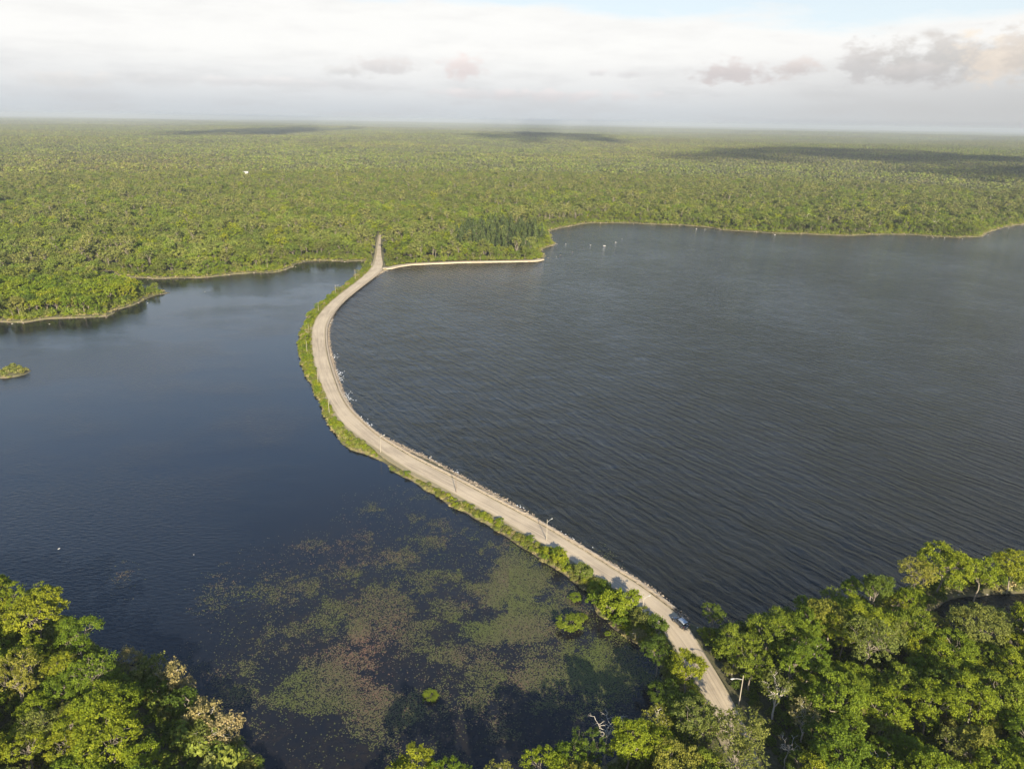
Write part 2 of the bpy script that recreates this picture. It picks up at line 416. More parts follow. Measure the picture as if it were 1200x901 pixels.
Z = np.where(m_, np.maximum(Z, 1.0), Z)
nx, ny = len(ax), len(ay)
idx = np.arange(nx * ny).reshape(ny, nx)
faces = np.stack([idx[:-1, :-1], idx[:-1, 1:], idx[1:, 1:], idx[1:, :-1]], -1).reshape(-1, 4)
g = obj('ground', mesh_np('ground', np.stack([X, Y, Z], -1).reshape(-1, 3), faces, [M_ground], smooth=True)); tag(g, kind='structure')

# ------------------------------------------------------------------ water
def water_material(name, kind):
    t = NT(name); p = t.pos()
    if kind == 'rough':
        q = t.mapping(p, (1, 1, 1), rot=(0, 0, rad(56)))       # crests run across the wind, which blows on to the causeway
        warp = t.n('ShaderNodeVectorMath'); warp.operation = 'ADD'
        nz = t.n('ShaderNodeTexNoise'); nz.inputs['Scale'].default_value = 0.10; nz.inputs['Detail'].default_value = 2
        t.l(p, nz.inputs['Vector'])
        sc = t.n('ShaderNodeVectorMath'); sc.operation = 'SCALE'; sc.inputs['Scale'].default_value = 4.0; t.l(nz.outputs['Color'], sc.inputs[0])
        t.l(q, warp.inputs[0]); t.l(sc.outputs[0], warp.inputs[1]); w = warp.outputs[0]
        def band(lam, dist, loc):
            wv = t.n('ShaderNodeTexWave'); wv.wave_type = 'BANDS'; wv.bands_direction = 'Y'; wv.wave_profile = 'SIN'
            wv.inputs['Scale'].default_value = 2 * PI / (20.0 * lam); wv.inputs['Distortion'].default_value = dist
            wv.inputs['Detail'].default_value = 3; wv.inputs['Detail Scale'].default_value = 1.3; wv.inputs['Detail Roughness'].default_value = 0.6
            t.l(t.mapping(w, (0.35, 1, 1), loc=loc), wv.inputs['Vector']); return wv.outputs['Fac']
        a = t.noise(t.mapping(w, (0.13, 0.72, 1)), 1.0, 3, 0.55)
        b = t.noise(t.mapping(w, (0.5, 2.6, 1)), 1.0, 3, 0.6)
        h = t.math('ADD', t.math('ADD', t.math('MULTIPLY', band(3.9, 6.0, (0, 0, 0)), 0.23), t.math('MULTIPLY', band(1.9, 5.0, (31, 7, 0)), 0.085)),
                   t.math('ADD', t.math('MULTIPLY', a, 0.60), t.math('MULTIPLY', b, 0.32)))
        gust = t.rng(t.noise(t.mapping(p, (1, 0.6, 1)), 0.013, 4, 0.65), 0.36, 0.64, 0.66, 1.18)
        h = t.math('MULTIPLY', h, gust)
        nrm = t.bump(h, 1.0, 1.0)
        col = (0.0045, 0.005, 0.004); rg = 0.10
    else:
        gust = t.rng(t.noise(t.mapping(p, (1, 1.6, 1), rot=(0, 0, rad(30))), 0.010, 4, 0.55), 0.42, 0.60, 0.0, 1.0, 'SMOOTHSTEP')
        a = t.noise(t.mapping(p, (0.5, 1.1, 1), rot=(0, 0, rad(40))), 1.0, 3, 0.6)
        h = t.math('MULTIPLY', a, t.rng(gust, 0, 1, 0.25, 1.0))
        nrm = t.bump(h, 1.0, 0.18)
        # peat-stained shallows with weed under the surface towards the near end
        sep = t.n('ShaderNodeSeparateXYZ'); t.l(p, sep.inputs[0])
        near = t.math('MULTIPLY', t.rng(sep.outputs['Y'], 140, 235, 1.0, 0.0, 'SMOOTHSTEP'), t.rng(sep.outputs['X'], -85, -45, 0.0, 1.0, 'SMOOTHSTEP'))
        wn = t.noise(p, 0.09, 5, 0.65); wn2 = t.noise(p, 0.6, 5, 0.7)
        weed = t.math('MULTIPLY', near, t.math('MULTIPLY', t.rng(wn, 0.30, 0.58, 0.25, 1.0), t.rng(wn2, 0.36, 0.62, 0.15, 1.0)))
        col = t.mix(weed, (0.004, 0.006, 0.011), (0.013, 0.011, 0.010))
        rg = 0.06
    pr = t.bsdf(col, rg, spec=0.5, normal=nrm); pr.inputs['IOR'].default_value = 1.33
    return t.m
M_lake = water_material('lake_water', 'rough'); M_pond = water_material('pond_water', 'calm')
def sheet(name, pts, z, mat):
    v3 = [Vector((p[0], p[1], z)) for p in pts]
    tris = geometry.tessellate_polygon([v3])
    me = mesh_py(name, v3, [list(t_) for t_ in tris], [mat])
    me.validate()
    # face up
    bm = bmesh.new(); bm.from_mesh(me); bmesh.ops.recalc_face_normals(bm, faces=bm.faces)
    if sum(f.normal.z for f in bm.faces) < 0: bmesh.ops.reverse_faces(bm, faces=bm.faces)
    bm.to_mesh(me); bm.free()
    o = obj(name, me); tag(o, kind='structure'); return o
split = [tuple(p) for p in RC[::6]]                       # the causeway parts the two waters
far_end, near_end = split[0], split[-1]
sheet('pond', [(GX0 + 5, GY1 - 60)] + [(far_end[0], GY1 - 60)] + split + [(near_end[0], 50), (GX0 + 5, 50)], 0.0, M_pond)
sheet('lake', [(far_end[0] + 0.01, GY1 - 5), (GX1 - 5, GY1 - 5), (GX1 - 5, 50), (near_end[0] + 0.01, 50)] + [(a + 0.01, b) for a, b in split[::-1]], 0.0, M_lake)

# ------------------------------------------------------------------ road, sea wall, shingle
def ribbon(name, A, B, z, mat, thick=0.0, kind='structure', crown=0.0, zb=None):
    n = len(A); d = np.r_[0, np.cumsum(np.hypot(*np.diff((A + B) / 2, axis=0).T))]
    K = 7
    V = []; UV = []
    for i in range(n):
        for k in range(K):
            f = k / (K - 1); q = A[i] * (1 - f) + B[i] * f
            V.append((q[0], q[1], z + crown * (1 - (2 * f - 1) ** 2))); UV.append((f, d[i]))
    F = []
    for i in range(n - 1):
        for k in range(K - 1):
            a = i * K + k; F.append((a, a + 1, a + K + 1, a + K))
    if thick:
        base = len(V)
        for i in range(n):
            for q in (A[i], B[i]): V.append((q[0], q[1], z - thick)); UV.append((0.0, d[i]))
        for i in range(n - 1):
            a = i * K; b = base + 2 * i; F.append((a, a + K, b + 2, b))
            a = i * K + K - 1; F.append((a + K, a, b + 1, b + 3))
    me = mesh_py(name, V, F, [mat])
    bm = bmesh.new(); bm.from_mesh(me); bmesh.ops.recalc_face_normals(bm, faces=bm.faces)
    if sum(f.normal.z for f in bm.faces) < 0: bmesh.ops.reverse_faces(bm, faces=bm.faces)
    bm.to_mesh(me); bm.free()
    uvl = me.uv_layers.new(name='UVMap')
    li = np.empty(len(me.loops), np.int32); me.loops.foreach_get('vertex_index', li)
    uvl.data.foreach_set('uv', np.array(UV, np.float32)[li].ravel())
    o = obj(name, me)
    if kind: tag(o, kind=kind)
    return o
def road_material():
    t = NT('road_gravel'); uv = t.n('ShaderNodeUVMap').outputs['UV']; s = t.n('ShaderNodeSeparateXYZ'); t.l(uv, s.inputs[0])
    p = t.pos()
    n = t.noise(p, 0.5, 5, 0.65); n2 = t.noise(p, 5.0, 4, 0.6); n3 = t.noise(t.mapping(uv, (10, 0.06, 1)), 1.0, 4, 0.6); n4 = t.noise(p, 0.07, 4, 0.55)
    c = t.mix(n, (0.28, 0.230, 0.170), (0.39, 0.330, 0.250))
    c = t.mix(t.rng(n3, 0.40, 0.60, 0, 0.75), c, (0.205, 0.170, 0.13))
    c = t.mix(t.rng(n4, 0.42, 0.6, 0, 0.5), c, (0.41, 0.345, 0.26))
    c = t.mix(t.rng(n2, 0.5, 0.7, 0, 0.35), c, (0.22, 0.19, 0.155))
    e = t.math('ABSOLUTE', t.math('SUBTRACT', s.outputs['X'], 0.5))
    ee = t.math('ADD', e, t.math('MULTIPLY', t.math('SUBTRACT', n, 0.5), 0.22))
    c = t.mix(t.rng(ee, 0.40, 0.5, 0, 0.7), c, (0.23, 0.20, 0.13))
    # crack-like seam, a tyre line and patched strips along the run
    sm = t.math('ABSOLUTE', t.math('SUBTRACT', t.math('ADD', s.outputs['X'], t.math('MULTIPLY', t.math('SUBTRACT', n4, 0.5), 0.25)), 0.42))
    c = t.mix(t.rng(sm, 0.0, 0.018, 0.6, 0.0), c, (0.16, 0.135, 0.11))
    t.bsdf(c, 0.93, normal=t.bump(n2, 0.5, 0.05)); return t.m
M_road = road_material()
nr = RC[1:] - RC[:-1]; nr = np.vstack([nr, nr[-1:]]); nr /= np.hypot(*nr.T)[:, None]
side = np.c_[nr[:, 1], -nr[:, 0]]                 # left of travel / which side is the lake
if ((RR - RC) * side).sum() < 0: side = -side
ribbon('road', RL[::3], RR[::3], 1.10, M_road, thick=0.5, crown=0.06)
def stone_material(name, a, b):
    t = NT(name); p = t.pos(); n = t.noise(p, 1.1, 5, 0.7); n2 = t.noise(p, 6.0, 4, 0.6)
    c = t.mix(n, a, b); c = t.mix(t.rng(n2, 0.5, 0.7, 0, 0.5), c, (0.12, 0.10, 0.085)); t.bsdf(c, 0.9, normal=t.bump(n2, 0.7, 0.08)); return t.m
M_stone = stone_material('wall_stone', (0.20, 0.165, 0.125), (0.33, 0.28, 0.22))
M_rock = stone_material('rock', (0.24, 0.22, 0.19), (0.46, 0.43, 0.39))
M_rockpale = stone_material('rock_pale', (0.34, 0.32, 0.29), (0.48, 0.46, 0.42))
M_rockdark = stone_material('rock_dark', (0.09, 0.075, 0.06), (0.20, 0.165, 0.13))
# the low stone wall along the lake side: rough cross-section swept along the road edge
def sweep_wall(name, line, sidev, w, h, z0, mat, seed, jit=0.06):
    r = np.random.default_rng(seed); V = []; F = []
    prof = [(0, 0), (0.05, h * 0.9), (w * 0.35, h), (w * 0.75, h * 0.95), (w, h * 0.6), (w * 1.15, -0.6)]
    K = len(prof)
    for i, (q, s_) in enumerate(zip(line, sidev)):
        for (a, b) in prof:
            V.append((q[0] + s_[0] * (a + r.normal() * jit), q[1] + s_[1] * (a + r.normal() * jit), z0 + b + r.normal() * jit * 0.8))
    for i in range(len(line) - 1):
        for k in range(K - 1):
            a = i * K + k; F.append((a, a + K, a + K + 1, a + 1))
    return mesh_py(name, V, F, [mat])
d_ = np.r_[0, np.cumsum(np.hypot(*np.diff(RR, axis=0).T))]
i0 = int(np.argmin(np.hypot(RR[:, 0] - P(450, 316)[0], RR[:, 1] - P(450, 316)[1])))
i1 = int(np.argmin(np.hypot(RR[:, 0] - P(790, 722)[0], RR[:, 1] - P(790, 722)[1])))
ss = np.arange(d_[i0], d_[i1], 0.8)
WL = np.c_[np.interp(ss, d_, RR[:, 0]), np.interp(ss, d_, RR[:, 1])]
WS_ = np.c_[np.interp(ss, d_, side[:, 0]), np.interp(ss, d_, side[:, 1])]
w = obj('sea_wall', sweep_wall('sea_wall', WL + WS_ * 0.25, WS_, 0.9, 0.55, 1.05, M_stone, 5))
tag(w, 'long low rough stone wall along the lake edge of the causeway road', 'wall')
nrm_l = np.gradient(RL, axis=0); nrm_l /= np.hypot(*nrm_l.T)[:, None]; out_l = np.c_[nrm_l[:, 1], -nrm_l[:, 0]]
if (out_l * (RC - RL)).sum() > 0: out_l = -out_l
M_verge = stone_material('verge_dirt', (0.13, 0.115, 0.06), (0.26, 0.22, 0.15))
ribbon('road_verge', (RL + out_l * 1.5)[::3], (RL + out_l * 0.004)[::3], 1.04, M_verge, thick=0.6)
# beach track with its wall running right from the causeway head
BT = smooth(resample(pl([(449, 314), (456, 314), (466, 311.5), (482, 309.3), (540, 306.8), (600, 305.8), (628, 305.2), (634, 303.5)], 1.0), 160), 4)
bn = BT[1:] - BT[:-1]; bn = np.vstack([bn, bn[-1:]]); bn /= np.hypot(*bn.T)[:, None]; bs = np.c_[bn[:, 1], -bn[:, 0]]
M_sand = stone_material('shingle', (0.25, 0.21, 0.155), (0.37, 0.32, 0.245))
ribbon('shore_path', BT - bs * 2.2, BT + bs * 2.2, 1.06, M_sand, thick=0.7)
w = obj('shore_wall', sweep_wall('shore_wall', BT + bs * 2.2, bs, 0.9, 0.2, 1.0, M_sand, 6))
tag(w, 'low pale stone edging of the far beach, right of the causeway head', 'wall')

# ------------------------------------------------------------------ instancing for what nobody could count
def lib(name, me):
    return bpy.data.objects.new(name, me)
def scatter(name, pts, rot, scl, idx, sources, kind='stuff', label=None, cat=None, tilt=0.0):
    """one object; geometry nodes place the source meshes on its points"""
    me = bpy.data.meshes.new(name); n = len(pts)
    me.vertices.add(n); me.vertices.foreach_set('co', np.asarray(pts, np.float32).ravel())
    r = np.zeros((n, 3), np.float32); r[:, 2] = rot
    if tilt: r[:, :2] = np.random.default_rng(n).normal(size=(n, 2)) * tilt
    a = me.attributes.new('rot', 'FLOAT_VECTOR', 'POINT'); a.data.foreach_set('vector', r.ravel())
    s3 = np.asarray(scl, np.float32)
    if s3.ndim == 1: s3 = np.stack([s3, s3, s3], -1)
    a = me.attributes.new('scl', 'FLOAT_VECTOR', 'POINT'); a.data.foreach_set('vector', np.ascontiguousarray(s3, np.float32).ravel())
    a = me.attributes.new('idx', 'INT', 'POINT'); a.data.foreach_set('value', np.asarray(idx, np.int32))
    o = obj(name, me); tag(o, label, cat, kind=kind)
    c = bpy.data.collections.new(name + '_kit')
    for k, s in enumerate(sources):
        q = bpy.data.objects.new('%s_kit_%02d' % (name, k), s); c.objects.link(q)
    ng = bpy.data.node_groups.new(name, 'GeometryNodeTree')
    ng.interface.new_socket('Geometry', in_out='INPUT', socket_type='NodeSocketGeometry')
    ng.interface.new_socket('Geometry', in_out='OUTPUT', socket_type='NodeSocketGeometry')
    gi = ng.nodes.new('NodeGroupInput'); go = ng.nodes.new('NodeGroupOutput')
    ip = ng.nodes.new('GeometryNodeInstanceOnPoints'); ci = ng.nodes.new('GeometryNodeCollectionInfo')
    ci.inputs['Collection'].default_value = c; ci.inputs['Separate Children'].default_value = True; ci.inputs['Reset Children'].default_value = True
    def at(nm, ty):
        q = ng.nodes.new('GeometryNodeInputNamedAttribute'); q.data_type = ty; q.inputs['Name'].default_value = nm; return q.outputs['Attribute']
    e2r = ng.nodes.new('FunctionNodeEulerToRotation')
    ng.links.new(at('rot', 'FLOAT_VECTOR'), e2r.inputs[0])
    ng.links.new(gi.outputs[0], ip.inputs['Points']); ng.links.new(ci.outputs[0], ip.inputs['Instance'])
    ip.inputs['Pick Instance'].default_value = True
    ng.links.new(at('idx', 'INT'), ip.inputs['Instance Index'])
    ng.links.new(e2r.outputs[0], ip.inputs['Rotation']); ng.links.new(at('scl', 'FLOAT_VECTOR'), ip.inputs['Scale'])
    ng.links.new(ip.outputs[0], go.inputs[0])
    md = o.modifiers.new('scatter', 'NODES'); md.node_group = ng
    return o

# ------------------------------------------------------------------ foliage and branches
def unit(v): return v / (np.linalg.norm(v, axis=-1, keepdims=True) + 1e-9)
def leaves(c, nrm, size, r, aspect=0.62):
    """rhombic leaf sprays, one quad each"""
    n = len(c); nrm = unit(nrm)
    t = unit(np.cross(nrm, r.normal(size=(n, 3)))); b = np.cross(nrm, t)
    s = size[:, None]
    fold = nrm * s * 0.18
    V = np.stack([c - t * s, c + b * s * aspect + fold, c + t * s, c - b * s * aspect + fold], 1).reshape(-1, 3)
    F = np.arange(4 * n).reshape(n, 4)
    return V, F
def crown_pts(r, R, zc, zr, nlobe, nclump, lpc, ls, rc=0.75, fill=0.0, upb=0.35):
    """crown = lobes -> clumps on their skins -> leaf sprays"""
    lob = []
    lob.append((np.array([0, 0, zc]), np.array([R * 0.62, R * 0.62, zr * 0.75])))
    for i in range(nlobe):
        a = 2 * PI * (i + r.uniform(-0.35, 0.35)) / nlobe; h = r.uniform(-0.55, 0.75); q = R * r.uniform(0.42, 0.66) * math.sqrt(max(0.15, 1 - h * h * 0.6))
        rr = R * r.uniform(0.30, 0.50)
        lob.append((np.array([math.cos(a) * q, math.sin(a) * q, zc + h * zr * 0.75]), np.array([rr, rr, rr * r.uniform(0.7, 1.0)])))
    C = []; D = []; tries = 0
    while len(C) < nclump and tries < nclump * 40:
        tries += 1
        k = r.integers(0, len(lob)); d = r.normal(size=3); d[2] += upb; d /= np.linalg.norm(d)
        if d[2] < -0.45: continue
        f = r.uniform(0.82, 1.06) if r.random() > fill else r.uniform(0.3, 0.8)
        p = lob[k][0] + d * lob[k][1] * f
        bad = False
        for j, (cc, rr) in enumerate(lob):
            if j != k and np.linalg.norm((p - cc) / rr) < 0.72: bad = True; break
        if bad: continue
        C.append(p); D.append(d)
    C = np.array(C); D = np.array(D); n = len(C)
    cv = r.random(n)
    spread = rc * r.uniform(0.6, 1.25, size=n)
    k = np.repeat(np.arange(n), lpc)
    off = r.normal(size=(len(k), 3)) * 0.5; off = off * spread[k][:, None]; off[:, 2] *= 0.6
    # a spray of twigs reaching outwards from each clump
    c = C[k] + off + D[k] * (r.random(len(k)) ** 2)[:, None] * spread[k][:, None] * 0.7
    nrm = D[k] * 0.55 + np.array([0, 0, 0.45]) + r.normal(size=(len(k), 3)) * 0.55
    size = ls * r.uniform(0.6, 1.35, size=len(k))
    v = np.clip(cv[k] * 0.55 + r.random(len(k)) * 0.45, 0, 1)
    V, F = leaves(c, nrm, size, r)
    return V, F, np.repeat(v, 4), lob, C
def tube(path, radii, sides=5):
    path = np.asarray(path, float); V = []; F = []
    for i, p in enumerate(path):
        d = path[min(i + 1, len(path) - 1)] - path[max(i - 1, 0)]; d = d / (np.linalg.norm(d) + 1e-9)
        a = np.cross(d, [0.3, 0.9, 0.1]); a /= np.linalg.norm(a) + 1e-9; b = np.cross(d, a)
        for k in range(sides):
            t = 2 * PI * k / sides; V.append(p + (a * math.cos(t) + b * math.sin(t)) * radii[i])
    for i in range(len(path) - 1):
        for k in range(sides):
            q = i * sides; F.append((q + k, q + (k + 1) % sides, q + sides + (k + 1) % sides, q + sides + k))
    return np.array(V), np.array(F)
def merge(parts):
    V = []; F = []; n = 0
    for v, f in parts: V.append(v); F.append(f + n); n += len(v)
    return np.vstack(V), np.vstack(F)
def limb(r, a, b, r0, r1, wob=0.08, n=5, sides=5):
    a = np.array(a, float); b = np.array(b, float); L = np.linalg.norm(b - a); pts = []
    for i in range(n):
        f = i / (n - 1); p = a + (b - a) * f + (r.normal(size=3) * L * wob if 0 < i < n - 1 else 0); p[2] += math.sin(f * PI) * L * 0.05; pts.append(p)
    return tube(pts, np.linspace(r0, r1, n), sides), pts
def trunk_for(r, lob, zc, r0=0.24, twigs=3, clump=None):
    parts = []
    (t, pts) = limb(r, (0, 0, -0.3), (r.normal() * 0.3, r.normal() * 0.3, zc + 0.3), r0, r0 * 0.35, 0.02, 6, 7); parts.append(t)
    for cc, rr in lob[1:]:
        f = r.uniform(0.35, 0.8); k = f * 5; i = int(k); p = pts[i] + (pts[min(i + 1, 5)] - pts[i]) * (k - i)
        (t, lp) = limb(r, p, cc, r0 * 0.42, 0.05, 0.07, 5, 5); parts.append(t)
        for _ in range(twigs):
            j = r.integers(2, 5); d = unit(r.normal(size=3) + np.array([0, 0, 0.5])) * rr * r.uniform(0.7, 1.05)
            (t, _) = limb(r, lp[j], cc + d, 0.055, 0.018, 0.06, 4, 4); parts.append(t)
    return merge(parts)

KIT = {}      # name -> (crown mesh, trunk mesh, radius, height)
def make_kind(name, seed, R, zc, zr, nlobe, nclump, lpc, ls, rc=0.75, mat='leaf_green', fill=0.0, bark=None, twigs=2, r0=0.22):
    r = np.random.default_rng(seed)
    V, F, v, lob, C = crown_pts(r, R, zc, zr, nlobe, nclump, lpc, ls, rc, fill)
    cm = mesh_np(name + '_crown', V, F, [LEAF[mat]], attr=v)
    tv, tf = trunk_for(r, lob, zc, r0, twigs)
    tm = mesh_np(name + '_trunk', tv, tf, [bark or M_bark], smooth=True)
    KIT[name] = (cm, tm, R, zc + zr)
# near kinds (fine sprays)
make_kind('round', 11, 4.6, 8.6, 3.6, 10, 190, 50, 0.17, rc=0.52)
make_kind('broad', 12, 5.4, 8.2, 3.2, 12, 235, 48, 0.175, rc=0.55, mat='leaf_bright')
make_kind('tall', 13, 3.5, 9.4, 4.8, 9, 175, 48, 0.16, rc=0.50)
make_kind('lobed', 14, 4.9, 8.8, 3.6, 8, 165, 50, 0.16, rc=0.58, mat='leaf_bright')
make_kind('ragged', 15, 4.6, 8.4, 3.8, 9, 120, 48, 0.16, rc=0.50, mat='leaf_green', twigs=4)
make_kind('airy', 16, 5.0, 8.8, 3.8, 10, 210, 18, 0.17, rc=0.55, mat='leaf_olive', fill=0.3, twigs=5)
make_kind('budding', 17, 3.6, 8.0, 3.2, 8, 85, 20, 0.16, rc=0.50, mat='leaf_gold', fill=0.3, bark=M_pale, twigs=6)
make_kind('bush', 18, 2.3, 1.5, 1.4, 7, 85, 34, 0.15, rc=0.38, mat='leaf_green', r0=0.08)
make_kind('scrub', 19, 2.2, 1.4, 1.2, 8, 75, 26, 0.13, rc=0.38, mat='leaf_tan', r0=0.07, fill=0.2, twigs=3, bark=M_pale)
# bare dead tree
def dead_tree(seed, h, nb):
    r = np.random.default_rng(seed); parts = []
    (t, pts) = limb(r, (0, 0, -0.3), (r.normal() * 0.5, r.normal() * 0.5, h * 0.62), 0.17, 0.10, 0.03, 6, 7); parts.append(t)
    top = pts[-1]
    for i in range(nb):
        a = 2 * PI * i / nb + r.uniform(-0.4, 0.4); f = r.uniform(0.5, 1.0); p = pts[3] + (top - pts[3]) * f
        e = p + np.array([math.cos(a) * h * 0.22, math.sin(a) * h * 0.22, h * r.uniform(0.2, 0.38)])
        (t, lp) = limb(r, p, e, 0.085, 0.028, 0.08, 6, 5); parts.append(t)
        for _ in range(6):
            j = r.integers(1, 6); d = unit(unit(e - p) * 0.9 + r.normal(size=3) * 0.6) * h * r.uniform(0.08, 0.18)
            (t, l2) = limb(r, lp[j], lp[j] + d, 0.05, 0.014, 0.08, 4, 4); parts.append(t)
            for _ in range(2):
                d2 = unit(d + r.normal(size=3) * 0.8) * h * 0.06
                (t, _) = limb(r, l2[2], l2[2] + d2, 0.022, 0.01, 0.05, 3, 3); parts.append(t)
    v, f = merge(parts); return mesh_np('bare_branches', v, f, [M_pale], smooth=True)
DEAD = [dead_tree(31, 11.0, 5), dead_tree(32, 8.5, 6)]
# middle-distance kinds
make_kind('mid_a', 21, 4.4, 7.0, 4.8, 8, 58, 16, 0.44, rc=0.85, mat='leaf_mid', twigs=0)
make_kind('mid_b', 22, 5.0, 6.8, 4.6, 9, 66, 15, 0.46, rc=0.9, mat='leaf_mid', twigs=0)
make_kind('mid_c', 23, 3.6, 7.6, 5.8, 7, 54, 15, 0.42, rc=0.8, mat='leaf_mid', twigs=0)
make_kind('mid_d', 24, 4.2, 6.6, 4.8, 8, 50, 14, 0.44, rc=0.8, mat='leaf_bright', twigs=0)
make_kind('mid_pine', 25, 3.6, 10.2, 2.9, 7, 40, 14, 0.42, rc=0.7, mat='leaf_pine', twigs=0)
def joined(name, k, mat=None, zs=1.0):
    """crown and trunk in one mesh, for the uncountable far wood"""
    cm, tm, R, H = KIT[k]
    def rd(me):
        v = np.empty(len(me.vertices) * 3, np.float32); me.vertices.foreach_get('co', v)
        f = np.empty(len(me.loops), np.int32); me.loops.foreach_get('vertex_index', f); return v.reshape(-1, 3), f.reshape(-1, 4)
    a, fa = rd(cm); b, fb = rd(tm)
    at = np.empty(len(a), np.float32); cm.attributes['v'].data.foreach_get('value', at)
    me = mesh_np(name, np.vstack([a, b]), np.vstack([fa, fb + len(a)]), [mat or cm.materials[0], tm.materials[0]], attr=np.r_[at, np.full(len(b), 0.5)])
    mi = np.zeros(len(fa) + len(fb), np.int32); mi[len(fa):] = 1; me.polygons.foreach_set('material_index', mi)
    return me
def pine_mesh(name, seed, H, R, mat, dens=1.0):
    r = np.random.default_rng(seed); n = int(360 * dens)
    z = r.random(n) ** 0.8; rad_ = R * (1 - z) ** 0.75 * r.uniform(0.35, 1.0, size=n) ** 0.5 + 0.15
    tier = np.sin(z * 22 + r.random() * 6) * 0.22 + 0.85; rad_ *= tier
    a = r.random(n) * 2 * PI; c = np.stack([np.cos(a) * rad_, np.sin(a) * rad_, H * (0.28 + 0.72 * z)], -1)
    nrm = np.stack([np.cos(a) * 0.5, np.sin(a) * 0.5, np.ones(n) * 0.6], -1) + r.normal(size=(n, 3)) * 0.45
    V, F = leaves(c, nrm, 0.50 * r.uniform(0.7, 1.3, size=n), r, 0.5)
    tv, tf = tube([(0, 0, -0.3), (0, 0, H * 0.5), (0, 0, H * 0.95)], [0.2, 0.14, 0.04], 5)
    me = mesh_np(name, np.vstack([V, tv]), np.vstack([F, tf + len(V)]), [LEAF[mat], M_bark], attr=np.r_[np.repeat(r.random(n), 4), np.full(len(tv), 0.5)])
    mi = np.zeros(len(F) + len(tf), np.int32); mi[len(F):] = 1; me.polygons.foreach_set('material_index', mi)
    return me

# ------------------------------------------------------------------ the far wood (uncountable): single trees to 1.5 km, then stands of trees
r = np.random.default_rng(99)
snag = dead_tree(33, 15.0, 3)
MID = [joined('wood_a', 'mid_a'), joined('wood_b', 'mid_b'), joined('wood_c', 'mid_c'), joined('wood_d', 'mid_d'),
       joined('wood_pine', 'mid_pine'), pine_mesh('wood_conifer', 6, 13.0, 2.6, 'leaf_dark'), snag]
CELL = 60.0; BIG = 240.0; R1, R2, R3 = 1500.0, 7600.0, 34000.0
HALF = rad(47)
def in_sector(x, y, pad=60.0):
    return (np.abs(np.arctan2(x, y + pad * 2)) < HALF) & (y > 0)
def lownoise(x, y, s, seed=0.0):
    return (np.sin(x / s + seed) * np.cos(y / s * 1.2 + seed * 1.7) + 0.6 * np.sin(x / s * 2.3 - y / s * 1.9 + seed) + 0.4 * np.cos(x / s * 4.1 + y / s * 3.7)) / 2
def vis_px(x, y, z):
    d = np.stack([x, y, z - CAMH], -1); f = d @ np.array(_F); return 600 + FPX * (d @ np.array(_R)) / f, 450.5 - FPX * (d @ np.array(_U)) / f, f
sp = 5.9
tx, ty = np.meshgrid(np.arange(-1200, 1300, sp), np.arange(60, 1620, sp)); tx = tx.ravel(); ty = ty.ravel()
tx = tx + r.uniform(-0.45, 0.45, len(tx)) * sp; ty = ty + r.uniform(-0.45, 0.45, len(ty)) * sp
cc_x = (np.floor(tx / CELL) + 0.5) * CELL; cc_y = (np.floor(ty / CELL) + 0.5) * CELL
near_ok = np.hypot(cc_x, cc_y) <= R1
s_ = bil(SDF, tx, ty); rdd = bil(ROADD, tx, ty)
ok = near_ok & in_sector(tx, ty) & (s_ > 3.0) & (rdd > 5.5) & (np.hypot(tx - islet[:, 0].mean(), ty - islet[:, 1].mean()) > 20)
tx, ty, s_, rdd = tx[ok], ty[ok], s_[ok], rdd[ok]
tz = landz(tx, ty)
FORE = ty < 240                                   # the foreground woods are built tree by tree below
point = (tx < P(215, 343)[0]) & (ty < P(100, 318)[1]) & ~FORE & (ty > 300)       # wooded point on the left
pu, pv, pf = vis_px(tx, ty, tz + 5)
rank = np.where(point & (pu > -20) & (pu < 1220), -pf, -1e9)

# ------------------------------------------------------------------ individual trees
TREE_N = [0]
def put_tree(kind, x, y, z, s, rz, label, mat=None, group=None, name='broadleaf_tree', cat='tree', sz=None):
    cm, tm, R, H = KIT[kind]
    e = empty(name, (x, y, z), rz, s)
    if sz: e.scale = (s, s, s * sz)
    tag(e, label, cat, group)
    c = obj('crown' if cat == 'tree' else 'foliage', cm, e); t = obj('trunk' if cat == 'tree' else 'stem', tm, e)
    if mat:
        c.material_slots[0].link = 'OBJECT'; c.material_slots[0].material = LEAF[mat]
    TREE_N[0] += 1
    return e
def put_dead(k, x, y, z, s, rz, label):
    e = empty('bare_tree', (x, y, z), rz, s); tag(e, label, 'tree'); obj('bare_branches', DEAD[k], e); return e

COLNAME = {'leaf_bright': 'bright yellow-green', 'leaf_green': 'fresh green', 'leaf_deep': 'deep green', 'leaf_olive': 'olive', 'leaf_gold': 'golden budding', 'leaf_tan': 'tan'}
SHAPE = {'round': 'rounded', 'broad': 'broad', 'tall': 'tall narrow', 'lobed': 'many-lobed', 'ragged': 'ragged', 'airy': 'thin airy', 'budding': 'sparse', 'mid_a': 'rounded', 'mid_b': 'broad', 'mid_c': 'tall narrow', 'mid_d': 'small'}
ORD = ['first', 'second', 'third', 'fourth', 'fifth', 'sixth', 'seventh', 'eighth', 'ninth', 'tenth', 'eleventh', 'twelfth', 'thirteenth', 'fourteenth', 'fifteenth', 'sixteenth', 'seventeenth', 'eighteenth', 'nineteenth', 'twentieth', 'twenty-first', 'twenty-second', 'twenty-third', 'twenty-fourth', 'twenty-fifth']
placed = []        # (x, y, radius)
def at_crown(u, v, h):             # foot of a tree whose crown middle is seen at (u, v), h metres up
    p = P(u, v, h + 1.0); return p.x, p.y
